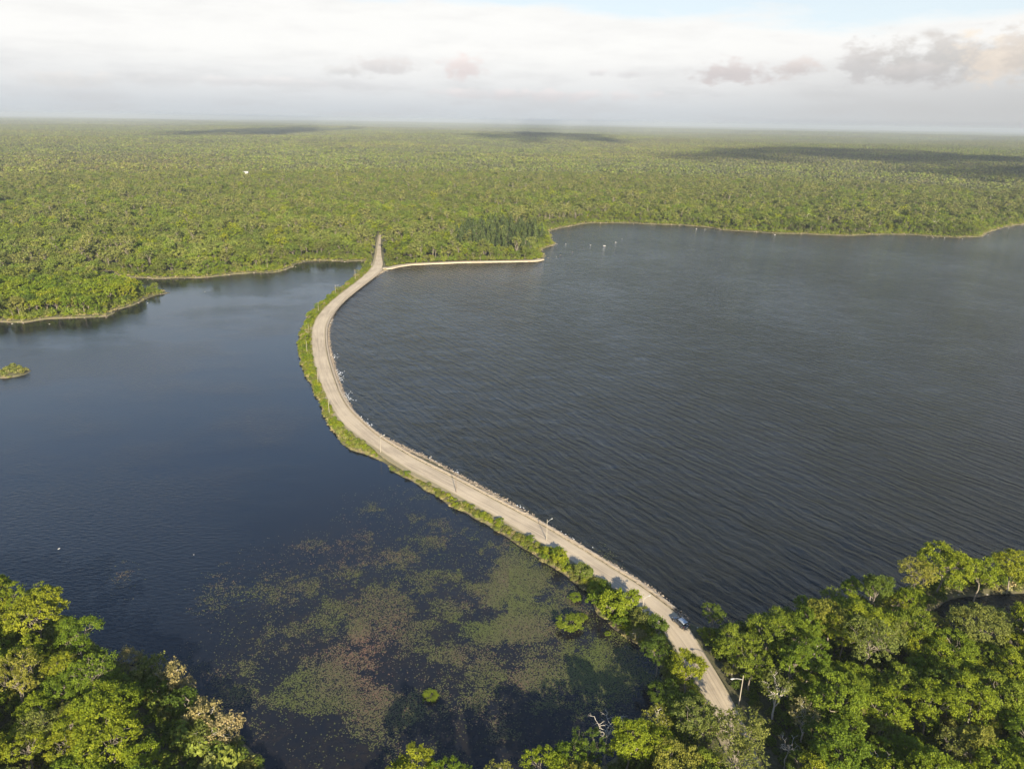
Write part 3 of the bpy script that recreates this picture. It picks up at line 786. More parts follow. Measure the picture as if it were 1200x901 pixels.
hand = [
 # u, v, kind, crown height, scale, material, label
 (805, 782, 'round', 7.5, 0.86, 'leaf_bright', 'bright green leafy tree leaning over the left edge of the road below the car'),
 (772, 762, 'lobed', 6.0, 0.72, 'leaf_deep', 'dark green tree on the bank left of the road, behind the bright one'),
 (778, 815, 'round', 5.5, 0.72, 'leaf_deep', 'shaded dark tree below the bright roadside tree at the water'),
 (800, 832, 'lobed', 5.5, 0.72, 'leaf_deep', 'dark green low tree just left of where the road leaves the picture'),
 (822, 848, 'airy', 8.5, 0.95, 'leaf_olive', 'olive thinly leaved tree hiding the near end of the road, left one'),
 (868, 862, 'airy', 8.5, 1.0, 'leaf_olive', 'olive thinly leaved tree right of the road end, by the last lamp'),
 (800, 893, 'broad', 8.5, 0.85, 'leaf_gold', 'golden budding tree at the bottom edge below the olive trees'),
 (770, 842, 'budding', 8.0, 0.85, 'leaf_gold', 'sparse golden tree with pale forked trunk beside the near water'),
 (738, 872, 'tall', 8.5, 0.95, 'leaf_bright', 'bright yellow-green upright tree at the bottom, between bare and golden trees'),
 (665, 884, 'ragged', 8.0, 0.80, 'leaf_green', 'fresh green ragged tree furthest left of the bottom group by the water'),
 (690, 870, 'ragged', 8.0, 0.78, 'leaf_deep', 'darker green tree left of the bare grey tree at the bottom'),
 (836, 722, 'ragged', 5.0, 0.62, 'leaf_deep', 'small tree on the lake shore just right of the parked car'),
 (862, 760, 'lobed', 7.0, 0.85, 'leaf_green', 'green tree on the right of the road, shading its edge below the car'),
 (900, 745, 'lobed', 8.5, 0.95, 'leaf_green', 'spreading pale-trunked green tree near the lake shore, second row from the car'),
 (912, 805, 'budding', 8.5, 0.98, 'leaf_olive', 'sparse olive tree with white trunk standing over a dark gap'),
 (945, 840, 'budding', 7.5, 0.9, 'leaf_tan', 'half-bare pale tree with twisted white limbs near the bottom'),
 (982, 822, 'round', 8.5, 1.12, 'leaf_green', 'large round fresh green tree in the middle of the lower right wood'),
 (1018, 760, 'airy', 9.0, 1.15, 'leaf_olive', 'large brownish olive thin-leaved tree in the middle of the right wood'),
 (985, 885, 'broad', 8.5, 1.0, 'leaf_green', 'broad green tree at the bottom edge below the large round one'),
 (1107, 665, 'broad', 8.5, 1.10, 'leaf_bright', 'tallest bright yellow-green tree on the spit between lake and marsh pond'),
 (1150, 672, 'round', 7.5, 1.0, 'leaf_bright', 'bright rounded tree on the spit, right of the tallest one'),
 (1188, 665, 'broad', 7.0, 0.95, 'leaf_bright', 'bright broad tree on the spit at the right picture edge'),
 (1075, 678, 'airy', 7.5, 0.95, 'leaf_gold', 'yellowish thin-leaved tree on the spit left of the tallest one'),
 (1145, 738, 'broad', 8.0, 1.05, 'leaf_olive', 'broad pale olive tree in front of the dark marsh pond'),
 (1185, 905, 'broad', 8.0, 1.0, 'leaf_bright', 'bright broad tree in the bottom right corner'),
 (862, 896, 'airy', 8.5, 1.0, 'leaf_olive', 'olive thin-leaved tree at the bottom edge, just below the road end'),
 (838, 905, 'round', 8.5, 0.9, 'leaf_green', 'green treetop at the bottom edge between golden and olive trees'),
 (583, 908, 'budding', 8.5, 0.9, 'leaf_gold', 'small golden treetop peeping over the bottom edge right of the lone one'),
 (640, 900, 'ragged', 8.5, 0.9, 'leaf_bright', 'bright ragged treetop at the bottom edge left of the fresh green tree'),
 (528, 908, 'ragged', 8.5, 0.85, 'leaf_green', 'low green treetop at the bottom edge beside the lone bright one'),
 (488, 899, 'round', 8.5, 0.95, 'leaf_bright', 'lone bright treetop rising over the bottom edge in the middle'),
 (42, 726, 'broad', 8.0, 1.1, 'leaf_bright', 'big bright spreading tree at the top of the lower left wood'),
 (92, 750, 'lobed', 7.0, 0.9, 'leaf_green', 'green tree at the water side of the lower left wood, above the scrub'),
 (128, 872, 'broad', 8.0, 1.05, 'leaf_bright', 'large bright tree low in the left wood beside the tan scrub'),
 (20, 800, 'airy', 8.0, 1.0, 'leaf_gold', 'pale golden thin tree at the left picture edge'),
]
rr_ = random.Random(5)
for (u, v, k, h, s, m, lab) in hand:
    x, y = at_crown(u, v, h * 0.95)
    zz = float(landz(np.array([x]), np.array([y]))[0]); zz = max(zz, 0.2)
    put_tree(k, x, y, zz - 0.1, s, rr_.uniform(0, 6.28), lab, m)
    placed.append((x, y, KIT[k][2] * s))
for (u, v, k, s, lab) in [(712, 858, 0, 1.0, 'tall grey leafless tree with fine twigs at the bottom beside the water'),
                          (786, 868, 1, 0.8, 'short bleached dead tree with forked limbs in a dark gap'),
                          (951, 762, 1, 0.9, 'pale bare forked branches among green trees right of centre'),
                          (1032, 895, 1, 0.9, 'thin bleached dead trunk leaning at the bottom right'),
                          (925, 868, 1, 0.8, 'grey dead tree with drooping twigs below the sparse white-trunked olive tree')]:
    x, y = at_crown(u, v, 6.5); zz = max(0.2, float(landz(np.array([x]), np.array([y]))[0]))
    put_dead(k, x, y, zz - 0.1, s, rr_.uniform(0, 6.28), lab); placed.append((x, y, 1.6))

# fill the foreground woods
spc = 5.7
qx, qy = np.meshgrid(np.arange(-190, 260, spc), np.arange(62, 236, spc)); qx = qx.ravel(); qy = qy.ravel()
qx = qx + r.uniform(-0.42, 0.42, len(qx)) * spc; qy = qy + r.uniform(-0.42, 0.42, len(qy)) * spc
s_q = bil(SDF, qx, qy); rd_q = bil(ROADD, qx, qy); z_q = landz(qx, qy)
uq, vq, fq = vis_px(qx, qy, z_q + 8)
okq = (s_q > 2.2) & (rd_q > 5.9) & (uq > -110) & (uq < 1310) & (vq < 1010) & (fq > 0)
okq &= ~((uq > 330) & (uq < 640) & (vq < 985))
okq &= ~((rd_q < 9.5) & (qx < RC[np.argmin(abs(qy[:, None] - RC[None, :, 1]), axis=1), 0]))
okq &= ~((rd_q < 12) & (qx < 60) & (qy > 118))                # the open causeway
near_cw = (uq < 800) & (uq > 345) & (vq < 850)
okq &= ~near_cw
okq &= ~((uq < 420) & (uq > 105 + np.maximum(0, vq - 785) * 0.75))         # low scrub grows there instead
cand = [(qx[i], qy[i], z_q[i], s_q[i], uq[i], vq[i]) for i in np.where(okq)[0]]
auto = []
for (x, y, z, s, u, v) in cand:
    if any((x - a) ** 2 + (y - b) ** 2 < (c_ * 0.55 + 2.1) ** 2 for a, b, c_ in placed): continue
    auto.append([x, y, z, s, u, v])
def pick_fore(x, y, s, left):
    q = rr_.random()
    k = rr_.choices(['round', 'broad', 'tall', 'lobed', 'ragged', 'airy', 'budding'], [4, 3, 3, 4, 3, 1.0, 0.6])[0]
    if left: m = rr_.choices(['leaf_bright', 'leaf_green', 'leaf_gold', 'leaf_olive', 'leaf_deep'], [6, 4, 0.8, 0.5, 0.6])[0]
    elif s < 9: m = rr_.choices(['leaf_bright', 'leaf_green', 'leaf_gold', 'leaf_olive'], [5, 3, 1.2, 1])[0]
    else: m = rr_.choices(['leaf_bright', 'leaf_green', 'leaf_gold', 'leaf_olive', 'leaf_deep'], [4, 6, 0.4, 0.6, 1.2])[0]
    if k == 'airy' and m in ('leaf_bright',): m = 'leaf_olive'
    if k == 'budding': m = rr_.choice(['leaf_gold', 'leaf_tan', 'leaf_olive'])
    return k, m
fore = []
for (x, y, z, s, u, v) in auto:
    left = x < 0
    sc = rr_.uniform(0.64, 1.0) * (0.82 if s < 6 else 1.0)
    k, m = pick_fore(x, y, s, left)
    place = 'lower left wood' if u < 400 else ('spit by the marsh pond' if (v < 700 and u > 1040) else 'lower right wood')
    fore.append(dict(x=x, y=y, z=z, s=sc, k=k, m=m, u=u, v=v, place=place))
def label_rows(items, step, fmt):
    """say which tree it is by counting rows up from the picture's lower edge and trees from the left"""
    by = {}
    for it in items: by.setdefault(it['place'], []).append(it)
    for pl_, L_ in by.items():
        seen = [q for q in L_ if -25 < q['u'] < 1225 and q['v'] < 930]
        hid = [q for q in L_ if q not in seen]
        for q in hid: q['label'] = '%s tree of the %s, just beyond the picture edge' % (COLNAME.get(q['m'], 'green'), pl_); q['group'] = 'trees just beyond the picture edge'
        seen.sort(key=lambda q: -q['v'])
        rows = []
        for i in range(0, len(seen), step): rows.append(sorted(seen[i:i + step], key=lambda q: q['u']))
        for a, row in enumerate(rows):
            for b, q in enumerate(row):
                q['label'] = fmt % (COLNAME.get(q['m'], 'green'), SHAPE[q['k']], pl_, ORD[min(a, 24)], ORD[min(b, 24)])
                q['group'] = 'trees of the ' + pl_
label_rows(fore, 10, '%s %s tree, %s, %s row up, %s from left')
beyond = [q for q in fore if 'beyond' in q['label']]; fore = [q for q in fore if 'beyond' not in q['label']]
BK = ['round', 'broad', 'tall', 'lobed', 'ragged']
BM = [joined('beyond_' + k, k) for k in BK]
scatter('forest_beyond', [(q['x'], q['y'], q['z'] - 0.1) for q in beyond], [rr_.uniform(0, 6.28) for q in beyond], [q['s'] for q in beyond], [BK.index(q['k']) if q['k'] in BK else 4 for q in beyond], BM, label='trees of the near woods just outside the lower picture edge', cat='forest')
for q in fore:
    put_tree(q['k'], q['x'], q['y'], q['z'] - 0.1, q['s'], rr_.uniform(0, 6.28), q['label'], q['m'], q['group'], sz=rr_.uniform(0.85, 1.1))
n_fore = len(fore) + len(hand)

# wooded point on the left: the largest-looking trees one by one
order = np.argsort(-rank)
n_pt = max(0, min(int((rank > -1e8).sum()), 295 - n_fore))
pt_idx = order[:n_pt]
pts_ = []
for i in pt_idx:
    k = rr_.choices(['mid_a', 'mid_b', 'mid_c', 'mid_d'], [4, 3, 2, 2])[0]
    m = rr_.choices(['leaf_bright', 'leaf_green', 'leaf_olive', 'leaf_deep'], [5, 4, 1, 1])[0]
    sc = rr_.uniform(0.8, 1.1) * (0.55 if s_[i] < 6 else 1.0)
    pts_.append(dict(x=tx[i], y=ty[i], z=tz[i], s=sc, k=k, m=m, u=pu[i], v=pv[i], place='wooded point at left'))
label_rows(pts_, 14, '%s %s tree, %s, %s row up, %s from left')
for q in pts_:
    put_tree(q['k'], q['x'], q['y'], q['z'] - 0.1, q['s'], rr_.uniform(0, 6.28), q['label'], q['m'], q['group'])
taken = np.zeros(len(tx), bool); taken[pt_idx] = True

# everything else of the wood
keep = ~FORE & ~taken
x_, y_, z_, sdk, rk = tx[keep], ty[keep], tz[keep], s_[keep], rdd[keep]
ln = lownoise(x_, y_, 60.0, 1.0); ln2 = lownoise(x_, y_, 170.0, 4.0)
n = len(x_); q = r.random(n)
idx = r.choice([0, 1, 2, 3], size=n, p=[0.34, 0.28, 0.2, 0.18])
far_f = np.clip((y_ - 600) / 600, 0, 1)
pineP = np.clip(0.05 + 0.50 * (ln > 0.35) + 0.15 * (ln2 > 0.2) * far_f + 0.15 * far_f, 0, 0.85) * (sdk > 14)
idx = np.where(q < pineP, 4, idx)
cx, cy = P(600, 283)[0], P(600, 283)[1]            # stand of darker conifers on the near point of the cove
dark_stand = (((x_ - cx) / 60) ** 2 + ((y_ - cy) / 85) ** 2 + 0.35 * ln < 1.0) & (sdk > 9)
idx = np.where(dark_stand & (r.random(n) < 0.92), 5, idx)
idx = np.where((r.random(n) < 0.005) & (sdk < 60), 6, idx)
sc = np.where(r.random(n) < 0.07, 1.3, 1.0) * r.uniform(0.58, 1.12, size=n) * np.where(sdk < 7, 0.55, 1.0) * np.where(sdk < 14, 0.85, 1.0) * np.where(idx == 4, 1.1, 1.0)
sc3 = np.stack([sc * r.uniform(0.9, 1.1, n), sc * r.uniform(0.9, 1.1, n), sc * r.uniform(0.8, 1.2, n)], -1)
scatter('forest', np.stack([x_, y_, z_ - 0.1], -1), r.uniform(0, 6.28, n), sc3, idx, MID, label='mixed green woodland of broadleaf trees and pines beyond the lakes', cat='forest')

def stand(seed, size, ntree, nq, qs, R, H, w):
    """a square stand of simplified trees"""
    r = np.random.default_rng(seed); g = int(math.sqrt(ntree)); V = []; F = []; Cc = []; n0 = 0
    pal = np.array([(0.092, 0.124, 0.020), (0.124, 0.154, 0.024), (0.112, 0.128, 0.036), (0.138, 0.134, 0.046), (0.076, 0.086, 0.038), (0.086, 0.110, 0.026)])
    for i in range(g):
        for j in range(g):
            x = (i + 0.5 + r.uniform(-0.45, 0.45)) / g * size - size / 2; y = (j + 0.5 + r.uniform(-0.45, 0.45)) / g * size - size / 2
            k = r.choice(6, p=w); hh = H * r.uniform(0.72, 1.18) * (1.12 if k == 4 else 1); rr = R * r.uniform(0.75, 1.2) * (0.7 if k == 4 else 1)
            d = r.normal(size=(nq, 3)); d[:, 2] = np.abs(d[:, 2]) * 0.9 + 0.05; d = unit(d)
            c = np.array([x, y, hh - rr * 0.9]) + d * np.array([rr, rr, rr * 0.85]) * r.uniform(0.75, 1.05, size=(nq, 1))
            v, f = leaves(c, d + r.normal(size=(nq, 3)) * 0.35, qs * r.uniform(0.7, 1.3, nq), r, 0.8)
            V.append(v); F.append(f + n0); n0 += len(v)
            col = pal[k] * r.uniform(0.62, 1.08); cc = np.ones((nq, 4)); cc[:, :3] = col * r.uniform(0.85, 1.15, size=(nq, 1)); Cc.append(np.repeat(cc, 4, 0))
    # leaf-litter and lower canopy showing between crowns
    base = np.array([[-size / 2, -size / 2, H * 0.35], [size / 2, -size / 2, H * 0.35], [size / 2, size / 2, H * 0.35], [-size / 2, size / 2, H * 0.35]])
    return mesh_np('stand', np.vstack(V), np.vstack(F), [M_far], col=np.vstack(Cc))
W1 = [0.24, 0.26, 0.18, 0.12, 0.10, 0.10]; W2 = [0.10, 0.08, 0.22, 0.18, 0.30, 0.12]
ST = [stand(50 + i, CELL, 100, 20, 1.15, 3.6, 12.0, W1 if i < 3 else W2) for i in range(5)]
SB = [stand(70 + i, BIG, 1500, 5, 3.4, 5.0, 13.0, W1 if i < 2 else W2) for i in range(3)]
cx_ = np.arange(-9000, 9000, CELL) + CELL / 2; cy_ = np.arange(0, 9000, CELL) + CELL / 2
AX, AY = np.meshgrid(cx_, cy_); AX = AX.ravel(); AY = AY.ravel()
bigc = np.hypot((np.floor(AX / BIG) + 0.5) * BIG, (np.floor(AY / BIG) + 0.5) * BIG)
m = (np.hypot(AX, AY) > R1) & (bigc <= R2) & in_sector(AX, AY, 200)
AX, AY = AX[m], AY[m]; n = len(AX)
ln = lownoise(AX, AY, 420.0, 2.0)
si = np.where(r.random(n) < 0.25 + 0.5 * (ln > 0.1), r.integers(3, 5, n), r.integers(0, 3, n))
scatter('distant_forest', np.stack([AX, AY, hills(AX, AY) + 1.5], -1), r.integers(0, 4, n) * PI / 2, np.stack([np.ones(n), np.ones(n), r.uniform(0.75, 1.35, n)], -1), si, ST, label='endless mixed woodland stretching towards the horizon', cat='forest')
cx_ = np.arange(-35000, 35000, BIG) + BIG / 2; cy_ = np.arange(0, 35000, BIG) + BIG / 2
BX, BY = np.meshgrid(cx_, cy_); BX = BX.ravel(); BY = BY.ravel(); rr2 = np.hypot(BX, BY)
m = (rr2 > R2) & (rr2 < R3) & in_sector(BX, BY, 600); BX, BY = BX[m], BY[m]; n = len(BX)
scatter('horizon_forest', np.stack([BX, BY, hills(BX, BY) + 1.0], -1), r.integers(0, 4, n) * PI / 2, np.ones(n), r.integers(0, 3, n), SB, label='hazy strip of woodland along the horizon', cat='forest')

# ------------------------------------------------------------------ shore scrub, reeds, causeway scrub
M_reed = leafmat('leaf_reed', [(0.20, 0.165, 0.075), (0.17, 0.15, 0.06), (0.14, 0.14, 0.045)], 0.15)
def tuft(name, seed, R, H, n, mat, s=0.2):
    r = np.random.default_rng(seed); a = r.random(n) * 2 * PI; q = R * np.sqrt(r.random(n))
    hmax = H * (1 - 0.6 * (q / R) ** 2); z = hmax * r.uniform(0.5, 1.0, n)
    c = np.stack([np.cos(a) * q, np.sin(a) * q, z], -1)
    nr_ = np.stack([np.cos(a) * q / R, np.sin(a) * q / R, np.full(n, 0.8)], -1) + r.normal(size=(n, 3)) * 0.45
    V, F = leaves(c, nr_, s * r.uniform(0.6, 1.4, n), r); return mesh_np(name, V, F, [LEAF[mat]], attr=np.repeat(r.random(n), 4))
TU = [tuft('reed', 1, 1.1, 0.8, 90, 'leaf_reed', 0.22), tuft('low_olive', 2, 1.3, 1.3, 110, 'leaf_olive', 0.24), tuft('low_green', 3, 1.5, 1.7, 130, 'leaf_bright', 0.24), tuft('low_tall', 12, 1.9, 4.2, 170, 'leaf_mid', 0.36)]
# ring of low growth on every shore
sx, sy = np.meshgrid(np.arange(-430, 940, 1.9), np.arange(70, 950, 1.9)); sx = sx.ravel() + r.uniform(-0.9, 0.9, sx.size); sy = sy.ravel() + r.uniform(-0.9, 0.9, sy.size)
s1 = bil(SDF, sx, sy); r1 = bil(ROADD, sx, sy)
ok = (s1 > 0.4) & (s1 < 16) & in_sector(sx, sy) & (r1 > 6.5)
path_d = seg_dist(sx[ok], sy[ok], BT[::4]); sx, sy, s1 = sx[ok][path_d > 3.4], sy[ok][path_d > 3.4], s1[ok][path_d > 3.4]
pk = r.random(len(sx)) < np.where(s1 < 1.5, 0.45, 0.9); sx, sy, s1 = sx[pk], sy[pk], s1[pk]
isl = np.hypot(sx - islet[:, 0].mean(), sy - islet[:, 1].mean()) < 16
ti = np.where(s1 < 2.6, r.choice([0, 0, 1], len(sx)), np.where(s1 < 4.5, r.choice([0, 1, 2, 2], len(sx)), r.choice([2, 3, 3], len(sx))))
ti = np.where(isl, r.choice([0, 1, 1], len(sx)), ti)
far_on = (s1 < 8) | ((sy > 250) & (r.random(len(sx)) < 0.55)); sx, sy, s1, ti = sx[far_on], sy[far_on], s1[far_on], ti[far_on]
scatter('shore_scrub', np.stack([sx, sy, landz(sx, sy)], -1), r.uniform(0, 6.28, len(sx)), r.uniform(0.5, 1.25, len(sx)), ti, TU, label='low tan and olive scrub and reeds fringing the shores', cat='scrub')
# hedge of scrub on the pond side of the causeway
BU = [tuft('cw_bright', 4, 1.25, 1.7, 300, 'leaf_bright', 0.15), tuft('cw_olive', 5, 1.3, 1.5, 280, 'leaf_olive', 0.15), tuft('cw_green', 6, 1.4, 2.0, 320, 'leaf_green', 0.16), tuft('cw_grass', 7, 1.1, 0.55, 170, 'leaf_olive', 0.13), tuft('cw_tan', 8, 1.0, 0.8, 150, 'leaf_reed', 0.14), joined('cw_bush', 'bush'), joined('cw_scrub', 'scrub')]
hx, hy = np.meshgrid(np.arange(-160, 70, 0.95), np.arange(105, 580, 0.95)); hx = hx.ravel() + r.uniform(-0.5, 0.5, hx.size); hy = hy.ravel() + r.uniform(-0.5, 0.5, hy.size)
sL = bil(np.where(inL, -dL, dL), hx, hy); s1 = bil(SDF, hx, hy); r1 = bil(ROADD, hx, hy)
m = (s1 > 0.15) & (r1 < 26) & (sL < bil(dR, hx, hy)); hx, hy, s1 = hx[m], hy[m], s1[m]
# distance to the road edge itself
dE = seg_dist(hx, hy, RL[::6]); dC = seg_dist(hx, hy, RC[::6]); dRt = seg_dist(hx, hy, RR[::6])
hwl = RHW[::6][np.argmin((hx[:, None] - RC[::6][:, 0]) ** 2 + (hy[:, None] - RC[::6][:, 1]) ** 2, axis=1)]
m = (dE > 0.4) & (dRt > dE) & (dC > hwl + 0.15); hx, hy, s1, dE = hx[m], hy[m], s1[m], dE[m]
in_cw = hy < 560; hx, hy, s1, dE = hx[in_cw], hy[in_cw], s1[in_cw], dE[in_cw]
lnh = lownoise(hx, hy, 9.0, 2.0)
ci = np.where(dE < 1.1, 3, np.where(s1 < 0.7, r.choice([4, 4, 1], len(hx)), np.where(lnh > 0.1, r.choice([0, 0, 2], len(hx)), r.choice([0, 1, 1, 4], len(hx)))))
ci = np.where((dE > 1.6) & (s1 > 1.0) & (r.random(len(hx)) < 0.075), r.choice([5, 5, 6], len(hx)), ci)
hs = np.where(ci >= 5, r.uniform(0.45, 0.95, len(hx)), 1.0) * np.where(ci == 3, r.uniform(0.35, 0.8, len(hx)), r.uniform(0.4, 1.1, len(hx)) * (0.85 + 0.35 * lownoise(hx, hy, 4.0, 5.0)))
scatter('roadside_scrub', np.stack([hx, hy, landz(hx, hy) - 0.05], -1), r.uniform(0, 6.28, len(hx)), hs, ci, BU, label='strip of yellow-green bushes and grass along the pond side of the causeway', cat='scrub')
# undergrowth of the foreground woods
ux, uy = np.meshgrid(np.arange(-200, 270, 2.3), np.arange(60, 262, 2.3)); ux = ux.ravel() + r.uniform(-1.2, 1.2, ux.size); uy = uy.ravel() + r.uniform(-1.2, 1.2, uy.size)
s1 = bil(SDF, ux, uy); r1 = bil(ROADD, ux, uy); m = (s1 > 0.8) & (r1 > 4.7); ux, uy, s1 = ux[m], uy[m], s1[m]
m = ~((seg_dist(ux, uy, RC[::6]) < 18) & (ux < RC[np.argmin(abs(uy[:, None] - RC[None, :, 1]), axis=1), 0]) & (uy > 132)) & ~((ux < 35) & (uy > 175)); ux, uy = ux[m], uy[m]
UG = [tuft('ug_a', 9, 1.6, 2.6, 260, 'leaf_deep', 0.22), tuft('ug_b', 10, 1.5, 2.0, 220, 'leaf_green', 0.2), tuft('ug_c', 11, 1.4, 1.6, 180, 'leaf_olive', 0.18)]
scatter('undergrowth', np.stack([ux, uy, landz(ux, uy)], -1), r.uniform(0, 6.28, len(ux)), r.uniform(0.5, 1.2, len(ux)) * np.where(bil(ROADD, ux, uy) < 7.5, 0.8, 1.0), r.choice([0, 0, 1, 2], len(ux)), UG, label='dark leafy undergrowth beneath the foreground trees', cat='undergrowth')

# ------------------------------------------------------------------ countable bushes
def bush_at(u, v, kind, s, mat, lab, sz=1.0, z=None, name='bush', wat=False):
    p = P(u, v, 1.2 * s); zz = float(landz(np.array([p.x]), np.array([p.y]))[0]); zz = max(zz, 0.0) if z is None else z
    e = put_tree(kind, p.x, p.y, zz - 0.15, s, rr_.uniform(0, 6.28), lab, mat, name=name, cat='bush', sz=sz)
    return e
for a in [
 (700, 708, 'bush', 1.15, 'leaf_green', 'left part of the big rounded clump of bushes on the causeway bank', 1.3),
 (716, 718, 'bush', 1.45, 'leaf_bright', 'big rounded yellow-green bush on the pond side of the causeway', 1.3),
 (736, 712, 'bush', 1.30, 'leaf_bright', 'bright green bush beside the road, right of the biggest bush', 1.3),
 (728, 731, 'bush', 1.0, 'leaf_green', 'green bush at the waterline below the biggest bush', 1.0),
 (752, 731, 'bush', 1.15, 'leaf_olive', 'olive brownish bush beside the lamp above the car', 1.1),
 (746, 745, 'scrub', 0.8, 'leaf_tan', 'small tan bush at the waterline below the olive one', 1.0),
 (769, 742, 'bush', 1.1, 'leaf_deep', 'dark green bush on the bank across the road from the car', 1.3),
 (668, 727, 'bush', 1.35, 'leaf_green', 'round flat green bush growing in the pond water left of the bank', 0.55),
 (680, 722, 'bush', 0.7, 'leaf_green', 'small bush touching the right side of the round pond bush', 0.55),
 (674, 698, 'bush', 0.75, 'leaf_green', 'small round green bush in the pond above the bigger one', 0.5),
 (712, 741, 'bush', 0.35, 'leaf_green', 'tiny green tuft alone in dark pond water below the bushes', 0.5),
 (655, 657, 'bush', 1.0, 'leaf_bright', 'bright green bush on the bank below the second lamp', 1.0),
 (643, 650, 'bush', 0.8, 'leaf_bright', 'small bright bush on the bank left of the brighter one', 0.9),
 (683, 674, 'bush', 1.05, 'leaf_olive', 'olive bush on the bank where the scrub strip widens', 1.0),
 (504, 812, 'bush', 0.75, 'leaf_green', 'lone pale green mound in the middle of the lily beds', 0.35),
 (826, 748, 'bush', 0.8, 'leaf_green', 'green bush on the right verge just below the parked car', 1.0),
 (843, 768, 'bush', 0.8, 'leaf_bright', 'bright bush on the right road verge, second below the car', 1.0),
 (855, 790, 'bush', 0.7, 'leaf_olive', 'olive bush on the right verge above the last lamp', 1.0),
 (152, 772, 'scrub', 1.1, 'leaf_tan', 'tan budding bush at the waterline above the left scrub', 1.2),
 (178, 786, 'scrub', 1.5, 'leaf_olive', 'olive yellow bush in the middle of the left scrub', 1.2),
 (200, 798, 'scrub', 1.5, 'leaf_tan', 'pale tan bush right in the left scrub', 1.2),
 (218, 806, 'scrub', 0.9, 'leaf_tan', 'small pinkish tan bush at the scrub corner', 1.2),
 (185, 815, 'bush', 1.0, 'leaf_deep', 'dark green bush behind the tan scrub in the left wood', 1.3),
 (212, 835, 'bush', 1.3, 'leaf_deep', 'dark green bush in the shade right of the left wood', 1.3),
 (240, 842, 'scrub', 1.5, 'leaf_tan', 'tan twiggy bush at the right end of the left shore', 1.2),
 (262, 862, 'scrub', 1.5, 'leaf_tan', 'bleached twiggy bush furthest right on the left shore', 1.2),
 (242, 870, 'scrub', 1.4, 'leaf_olive', 'olive bush below the bleached twiggy ones', 1.2),
 (132, 812, 'ragged', 0.6, 'leaf_green', 'small green sapling in the shaded gap of the left wood', 0.7),
 (160, 822, 'bush', 1.0, 'leaf_green', 'small green bush among dark shade left of the scrub', 1.2),
 ]:
    bush_at(*a[:6], sz=a[6])

# islet
ix, iy = np.mean(islet, axis=0)
it = [tuft('is_a', 20, 1.2, 0.9, 220, 'leaf_olive', 0.16), tuft('is_b', 21, 1.2, 1.1, 220, 'leaf_green', 0.16)]
e = empty('islet_bush', (ix, iy, 0.5)); tag(e, 'low olive thicket covering the small islet at left', 'bush')
for k in range(16):
    a = rr_.uniform(0, 6.28); q = math.sqrt(rr_.random())
    o = obj('foliage', it[k % 2], e, (math.cos(a) * q * 5.6, math.sin(a) * q * 2.0, -0.05)); o.scale = (0.9, 0.9, rr_.uniform(0.30, 0.5))

# ------------------------------------------------------------------ water plants, foam, riprap
def lily():
    t = NT('lily_pad'); v = t.attr('v').outputs['Fac']; p = t.pos(); n = t.noise(p, 0.11, 4, 0.6)
    c = t.ramp(v, [(0.0, (0.056, 0.072, 0.014)), (0.35, (0.062, 0.068, 0.022)), (0.6, (0.066, 0.056, 0.034)), (1.0, (0.14, 0.072, 0.052))])
    t.bsdf(c, 0.6, spec=0.3); return t.m
M_lily = lily()
r = np.random.default_rng(1234)
# bed density is read off a few soft blobs (photo u, v, radius px x, y, density, tone)
beds = [(350, 700, 90, 45, 0.30, 0.55), (330, 780, 80, 60, 0.45, 0.5), (420, 800, 90, 60, 0.62, 0.45), (420, 740, 18, 20, 0.9, 1.0), (432, 775, 22, 26, 0.7, 0.9), (450, 830, 60, 45, 0.55, 0.5),
        (480, 700, 90, 45, 0.35, 0.6), (600, 690, 60, 45, 0.95, 0.25), (600, 735, 55, 28, 0.95, 0.2), (640, 700, 40, 50, 0.6, 0.45), (560, 640, 80, 30, 0.40, 0.4), (480, 620, 70, 26, 0.22, 0.5),
        (680, 760, 60, 28, 0.70, 0.30), (700, 790, 70, 30, 0.85, 0.2), (620, 790, 90, 40, 0.65, 0.35), (560, 840, 90, 40, 0.45, 0.5), (660, 830, 80, 35, 0.5, 0.4), (730, 770, 35, 45, 0.7, 0.2),
        (390, 640, 60, 22, 0.18, 0.6), (265, 700, 45, 35, 0.2, 0.6), (550, 590, 45, 12, 0.25, 0.4), (140, 680, 25, 22, 0.16, 0.6), (480, 770, 50, 35, 0.4, 0.4), (500, 650, 60, 25, 0.3, 0.4), (395, 870, 90, 30, 0.3, 0.5),
        (20, 567, 30, 8, 0.14, 0.3), (660, 745, 28, 18, 0.5, 0.2), (430, 715, 150, 80, 0.42, 0.6), (340, 800, 120, 70, 0.5, 0.55), (560, 800, 170, 80, 0.5, 0.45), (600, 700, 110, 70, 0.6, 0.35), (470, 830, 150, 60, 0.5, 0.5), (520, 650, 120, 45, 0.42, 0.5), (640, 740, 90, 60, 0.5, 0.3), (470, 600, 70, 26, 0.25, 0.5), (570, 625, 60, 24, 0.35, 0.3)]
LV = []; LA = []
N = 1500000
ux = r.uniform(-120, 60, N); uy = r.uniform(88, 260, N)
pu_, pv_, pf_ = vis_px(ux, uy, np.zeros(N))
den = np.zeros(N); tacc = np.full(N, 0.004); tw = np.full(N, 0.01)
for (bu, bv, ra, rb, dn, tn) in beds:
    w_ = np.clip(1.35 - np.hypot((pu_ - bu) / ra, (pv_ - bv) / rb), 0, 1) ** 0.8 * dn
    tacc += w_ * tn; tw += w_; den = np.maximum(den, w_)
